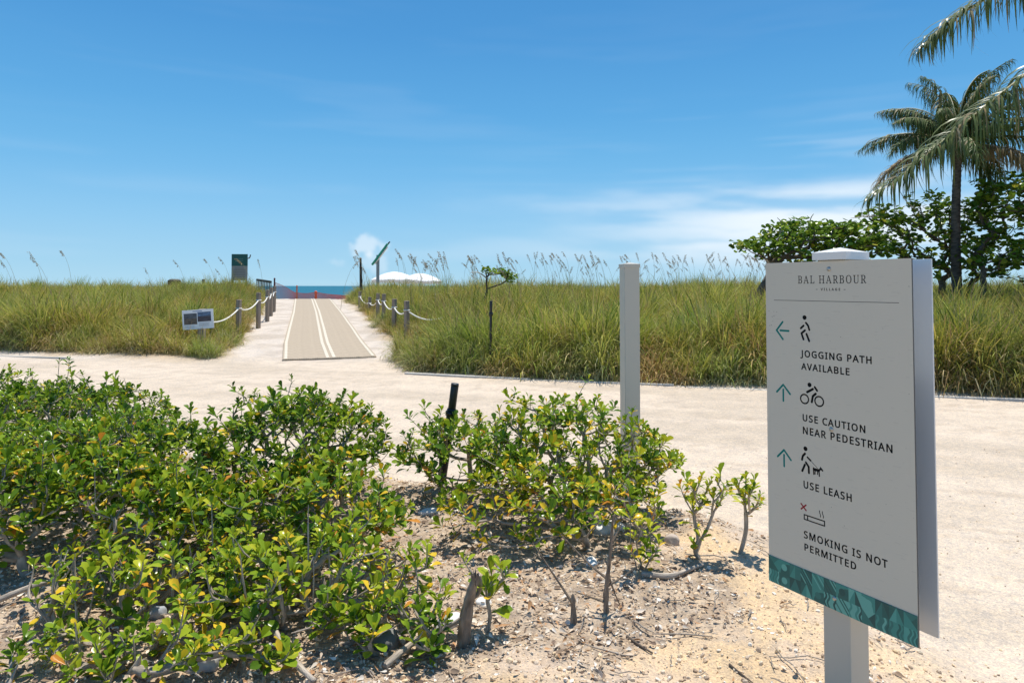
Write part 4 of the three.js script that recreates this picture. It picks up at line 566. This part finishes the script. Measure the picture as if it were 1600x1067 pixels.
// ------------------------------------------------------------------ sea oats
{
  const r = rng(901), stemM = std({ color: new THREE.Color(.30, .27, .13), roughness: .9 }), headM = std({ color: new THREE.Color(.46, .33, .20), roughness: .95, side: THREE.DoubleSide });
  const variants = [];
  for (let k = 0; k < 6; k++) {                                                             // unit height 1, leaning toward -x
    const q = rng(950 + k), lean = .04 + q() * .20, droop = .02 + q() * .11, pts = []; for (let s = 0; s <= 12; s++) { const t = s / 12; pts.push(V(-lean * t * t - droop * Math.pow(t, 6), t - droop * .6 * Math.pow(t, 8), (q() - .5) * .006)); }
    const stem = new MB().tube(pts, pts.map((_, s) => lerp(.0034, .0013, s / 12)), 5).make(), head = new MB(), c = new THREE.CatmullRomCurve3(pts);
    for (let s = 0; s < 30; s++) { const t = 1 - (.10 + .07 * (k / 5)) * (1 - s / 29), p = c.getPoint(t), sz = (.007 + q() * .008) * (1.1 - .3 * (s / 29)), side = (q() - .5) * .022, hang = .004 - q() * .022, e = p.clone().add(V(side - .01, hang, (q() - .5) * .025)), w = sz * .62; const dir = e.clone().sub(p).normalize(), sd = V().crossVectors(dir, V(q() - .5, q() - .5, 1)).normalize(); head.ribbon([p, e, e.clone().addScaledVector(dir, sz * .7), e.clone().addScaledVector(dir, sz * 1.6)], [.0015, w * .5, w * 1.5, w * .2], sd); }
    variants.push([stem, head.make()]);
  }
  const oat = (px, pyTop, d, label, group, flip = 1) => { const p = at(px, pyTop, d), k = Math.floor(r() * 6), gy = ground(p.x, d), h = Math.max(.7, p.y - gy); const g = thing('sea_oat', V(p.x + .15 * h * flip, gy, -d), label, 'sea oat', group); const st = put(new THREE.Mesh(variants[k][0], stemM), 'stem', g), hd = put(new THREE.Mesh(variants[k][1], headM), 'seed_head', g); for (const o of [st, hd]) { o.scale.set(h * flip, h, h); } g.rotation.set(0, (r() - .5) * 1.6, (r() - .5) * .22); };
  const GL = 'sea oats on the dune with the notice board', GR = 'sea oats on the dune with the sea grapes';
  for (const [a, b, c] of [[18, 392, 24], [12, 404, 23], [60, 388, 25], [98, 391, 26], [70, 398, 23], [228, 417, 24], [280, 404, 25], [330, 402, 26], [350, 399, 26.5], [344, 418, 24], [386, 398, 24], [400, 403, 27], [300, 430, 22]]) oat(a, b, c, 'sea oat stalk with a drooping seed head on the dune with the notice board', GL);
  for (const [a, b, c] of [[556, 388, 26], [560, 398, 25], [566, 392, 27], [572, 415, 24], [545, 402, 27], [612, 403, 26], [620, 388, 27], [624, 394, 28]]) oat(a, b, c, 'sea oat stalk standing close to the slim dark pole and canopies', 'sea oats by the canopies', a < 556 ? -1 : 1);
  for (let k = 0; k < 185; k++) { const px = 632 + 590 * (Math.floor(r() * 9) + (r() + r() + r()) / 3 * 1.3) / 9.3, d = 18 + r() * 10, py = 390 + Math.pow(r(), 1.1) * 36; oat(px, py, d, 'sea oat stalk with a brown seed head on the dune with the sea grapes', GR, r() < .82 ? 1 : -1); }
}
// ------------------------------------------------------------------ sea grapes: round leathery leaves on crooked dark limbs
const DISCS = [1, 2, 3].map((k) => { const r = rng(k * 5), mb = new MB(); const c = mb.v(0, -.06, 0, null); for (let s = 0; s < 9; s++) { const a = s / 9 * 6.283; mb.v(Math.cos(a) * .5 * (.92 + r() * .16), .05 + (r() - .5) * .12, Math.sin(a) * .5 * (.92 + r() * .16)); } for (let s = 0; s < 9; s++) mb.i.push(c, c + 1 + (s + 1) % 9, c + 1 + s); return mb.make(); });
function seaGrape(o) {
  const r = rng(o.seed), d0 = o.d, base = at(o.rootPx, 470, d0), gy = ground(base.x, d0), T = thing(o.name || 'sea_grape_tree', V(base.x, gy, -d0), o.label, o.category || 'tree', o.group), tips = [];
  for (const [px, py, rx, ry, n] of o.clumps) for (let k = 0; k < n; k++) { const a = r() * 6.283, q = Math.pow(r(), .45), dd = d0 + (r() - .5) * (o.deep ?? 2.0); const p = at(px + Math.cos(a) * q * rx, py + Math.sin(a) * q * ry, d0); p.z -= dd - d0; tips.push({ p: p.sub(T.position) }); }
  const roots = (o.roots || [0]).map((x) => V(x, ground(base.x + x, d0) - gy - .1, (r() - .5) * .4));
  const groups = skeleton(roots, tips, o.seed + 3, o.thick ?? .0095, .12), deadM = M.barkDark; let first = true;
  for (const [, list] of groups) { const mb = new MB(); for (const c of list) { const n = c.pts.length, pts = curve(c.pts, n * 2 - 2), rr = pts.map((_, k) => { const t = k / (pts.length - 1) * (n - 1), i = Math.min(n - 2, Math.floor(t)); return lerp(c.radii[i], c.radii[i + 1], t - i); }); mb.tube(pts, rr, 6, null, false); } mb.build(first ? 'trunk' : 'limb', deadM, T); first = false; }
  const crown = new MB(), tint = [[.075, .140, .016], [.120, .215, .022], [.180, .290, .028], [.280, .380, .040], [.46, .44, .05]].map((c) => new THREE.Color(...c)), S = o.leaf ?? .15;
  for (const t of tips) { if (r() < .06) continue; const m = 8 + Math.floor(r() * 6), lift = t.dir.clone().multiplyScalar(.5).add(V(0, .6, 0)); for (let k = 0; k < m; k++) { const off = V(r() - .5, (r() - .5) * .8, r() - .5).multiplyScalar(S * 2.3), up = V((r() - .5) * 1.8, .5 + r(), (r() - .5) * 1.8).normalize(), mt = new THREE.Matrix4().makeRotationFromQuaternion(new THREE.Quaternion().setFromUnitVectors(V(0, 1, 0), up)).scale(V(1, 1, 1).multiplyScalar(S * (.7 + r() * .5))); mt.setPosition(t.p.clone().add(off)); crown.geom(DISCS[Math.floor(r() * 3)], mt, tint[r() < .04 ? 4 : Math.min(3, Math.floor(r() * 3.7))]); } }
  crown.build('crown', M.leafMix, T).userData.kind = 'stuff';
  if (o.dead) for (const pts of o.dead) new MB().tube(curve(pts.map(([a, b], k) => at(a, b, d0 - .2 * k).sub(T.position)), 8), Array.from({ length: 9 }, (_, k) => lerp(.022, .007, k / 8)), 5).build('dead_branch', M.bark, T);
}
const SG = 'sea grapes on the dune';
seaGrape({ seed: 201, d: 20, rootPx: 1172, label: 'low spreading sea grape tree with a dark limb leaning out of the grass', group: SG, clumps: [[1165, 385, 18, 8, 8], [1200, 385, 28, 18, 26], [1245, 365, 30, 20, 40], [1290, 372, 32, 24, 46], [1335, 372, 30, 22, 40], [1370, 385, 26, 18, 24], [1260, 395, 60, 12, 26]], roots: [0], dead: [[[1210, 395], [1222, 350], [1215, 340]], [[1262, 360], [1268, 340], [1272, 334]]] });
seaGrape({ seed: 202, d: 21, rootPx: 1470, label: 'tall sea grape tree with open crown beside the palm trunk', group: SG, clumps: [[1385, 335, 20, 14, 18], [1400, 352, 22, 12, 16], [1410, 375, 40, 22, 26], [1440, 395, 34, 22, 20], [1445, 320, 22, 22, 12], [1475, 345, 30, 30, 26], [1520, 330, 34, 34, 34], [1530, 390, 40, 24, 32], [1480, 420, 26, 12, 9], [1545, 425, 30, 14, 12]], roots: [0, .5, 1.0], thick: .0105, dead: [[[1440, 360], [1400, 340], [1350, 338], [1330, 341]], [[1470, 380], [1462, 345], [1470, 310]], [[1450, 340], [1420, 318], [1405, 296]]] });
seaGrape({ seed: 203, d: 19, rootPx: 1545, label: 'dense sea grape tree behind the drooping palm fronds', group: SG, clumps: [[1560, 310, 34, 30, 34], [1590, 350, 40, 40, 34], [1560, 395, 44, 24, 26], [1630, 380, 60, 60, 60], [1600, 300, 40, 30, 30], [1640, 300, 40, 40, 40]], roots: [0, .8, 1.5], thick: .0105 });
seaGrape({ seed: 204, d: 20.5, rootPx: 750, name: 'sea_grape_sapling', label: 'small sea grape sapling leaning above the grass of the dune', category: 'sapling', clumps: [[764, 421, 7, 3, 3], [779, 424, 8, 3, 4], [791, 429, 7, 3, 4], [801, 434, 5, 3, 3]], roots: [0], leaf: .11, thick: .011, deep: .5, dead: [[[762, 436], [748, 426], [735, 426]]] });

// ------------------------------------------------------------------ palms
function leafletGeometry(seed) { const r = rng(seed), mb = new MB(), pts = [], ws = [], n = 7; let th = .10 + r() * .35, p = V(); const drop = .22 + r() * .16; for (let k = 0; k <= n; k++) { pts.push(p.clone()); ws.push([.55, 1, 1.05, 1, .85, .62, .36, .06][k]); p.add(V(Math.cos(th), Math.sin(-th) * 1, 0).multiplyScalar(1 / n)); th += drop * (k < 4 ? 1 : .5); } const g = mb.ribbon(pts, ws.map((w) => w * .058), V(0, .35, .937)).make(); return g; }
const LEAFLETS = [1, 2, 3, 4, 5].map((k) => leafletGeometry(k * 13));
const palmOpts = { roughness: .9, transmission: .22, thickness: 0, specularIntensity: .3, clearcoat: .35, clearcoatRoughness: .3, side: THREE.DoubleSide };
M.palm = [[.10, .140, .034], [.145, .175, .050], [.075, .105, .030], [.28, .22, .11]].map((c) => phys({ ...palmOpts, color: new THREE.Color(...c) }));
M.palmMix = phys({ ...palmOpts, clearcoat: .15, clearcoatRoughness: .4, color: 0xffffff, vertexColors: true }); M.rachis = std({ color: new THREE.Color(.36, .33, .16), roughness: .6 });
function frond(parent, pts, r, len, pairs, separate, tone = 0) {
  const c = new THREE.CatmullRomCurve3(pts), cp = c.getPoints(24), rach = new MB().tube(cp, cp.map((_, k) => lerp(.030, .004, k / 24)), 6), cols = [[.085, .130, .032], [.12, .165, .045], [.075, .105, .032], [.30, .22, .11]].map((q) => new THREE.Color(...q)), mb = new MB();
  const f = rach.build('frond', tone === 3 ? M.bark : M.rachis, parent), L = [];
  for (let k = 0; k < pairs; k++) for (const s of [-1, 1]) { const t = .14 + .86 * (k + r() * .6) / pairs, p = c.getPoint(Math.min(1, t)), T = c.getTangent(Math.min(1, t)); const h = V(T.x, 0, T.z).normalize(), side = V(-h.z, 0, h.x).multiplyScalar(s), dir = side.multiplyScalar(.85).addScaledVector(h, .55 + t * .8).normalize(); const ln = len * Math.sin(Math.PI * Math.min(1, .18 + t * .72)) * (.6 + r() * .55), m = new THREE.Matrix4().makeRotationY(Math.atan2(-dir.z, dir.x) + (r() - .5) * .8); m.multiply(new THREE.Matrix4().makeRotationZ((r() - .6) * .7)).scale(V(ln, ln, ln * (.30 + .42 / Math.max(.5, ln)) * .8)); m.setPosition(p); L.push([m, Math.floor(r() * 5), tone === 3 ? 3 : (r() < .12 ? 3 : Math.floor(r() * 3))]); }
  if (separate) for (const [m, g, q] of L) { const o = new THREE.Mesh(LEAFLETS[g], M.palm[q]); m.decompose(o.position, o.quaternion, o.scale); put(o, 'leaflet', f); }
  else { for (const [m, g, q] of L) mb.geom(LEAFLETS[g], m, cols[q]); mb.build('leaflets', M.palmMix, f).userData.kind = 'stuff'; }
}
function palmTrunk(parent, pts, r0, r1) { const cp = curve(pts, 60), mb = new MB(); mb.tube(cp, cp.map((_, k) => lerp(r0, r1, Math.pow(k / 60, .6)) * (k % 2 ? 1.05 : .97) * (k < 3 ? 1.25 - k * .08 : 1)), 14); return mb.build('trunk', std({ color: new THREE.Color(.17, .14, .12), map: barkMap, roughness: 1 }), parent); }
{
  const d = 20, b = at(1497, 470, d), gy = ground(b.x, d), P = thing('palm_tree', V(b.x, gy, -d), 'coconut palm with full crown and dark trunk standing among the sea grapes', 'palm tree', 'palms on the dune'), hub = at(1499, 226, d).sub(P.position), r = rng(71);
  palmTrunk(P, [V(0, -.2, 0), V(-.02, hub.y * .35, 0), V(.03, hub.y * .7, 0), hub], .155, .10);
  const spec = []; for (let k = 0; k < 24; k++) spec.push([k * 2.39996 + .3, lerp(1.3, -.40, k / 23), 2.5 + r() * .5, k > 21 ? 3 : 0]);
  for (const [az, el, L, tone] of [...spec, [Math.PI - .2, .18, 2.7, 0], [Math.PI + .25, .42, 2.6, 0], [Math.PI * .9, .72, 2.5, 0], [-.2, -.3, 2.3, 3], [.5, -.5, 2.5, 0]]) { const h = V(Math.cos(az), 0, -Math.sin(az)), pts = []; let p = hub.clone(), th = el + .25; for (let k = 0; k <= 6; k++) { pts.push(p.clone()); p.add(h.clone().multiplyScalar(Math.cos(th)).add(V(0, Math.sin(th), 0)).multiplyScalar(L / 6)); th -= .13 + k * .045; } frond(P, pts, r, .80, 112, false, tone); }
}
{
  const d = 13, hub0 = at(1790, 10, d), gy = ground(hub0.x, d), P = thing('palm_tree', V(hub0.x + .25, gy, -d), 'coconut palm whose long drooping fronds hang in from outside the view', 'palm tree', 'palms on the dune'), o = P.position, hub = hub0.clone().sub(o), r = rng(72), W = (px, py, dd) => at(px, py, dd).sub(o);
  palmTrunk(P, [V(0, -.2, 0), V(.08, hub.y * .4, 0), V(-.04, hub.y * .75, 0), hub], .24, .15);
  frond(P, [hub, W(1715, 38, 12.8), W(1640, 88, 12.5), W(1560, 150, 12.2), W(1480, 215, 12), W(1418, 266, 11.8), W(1356, 314, 11.7)], r, 1.25, 150, true);
  frond(P, [hub, W(1720, -45, 12.8), W(1650, -48, 12.5), W(1580, -22, 12.2), W(1510, 18, 12), W(1465, 50, 11.9), W(1436, 82, 11.8)], r, 1.15, 146, true);
  frond(P, [hub, W(1750, 120, 13.4), W(1700, 240, 13.9), W(1660, 340, 14.2), W(1635, 420, 14.4)], r, 1.1, 70, false);
  for (const [az, el, L] of [[.2, .5, 4.6], [-.9, .3, 4.6], [1.0, .2, 4.6], [.6, -.3, 4.2], [-.3, -.2, 4.3], [1.5, .7, 4.3], [-1.4, .8, 3.6]]) { const h = V(Math.cos(az), 0, -Math.sin(az)), pts = []; let p = hub.clone(), th = el + .3; for (let k = 0; k <= 6; k++) { pts.push(p.clone()); p.add(h.clone().multiplyScalar(Math.cos(th)).add(V(0, Math.sin(th), 0)).multiplyScalar(L / 6)); th -= .16 + k * .04; } frond(P, pts, r, .9, 46, false); }
}
renderer.render(scene, camera);
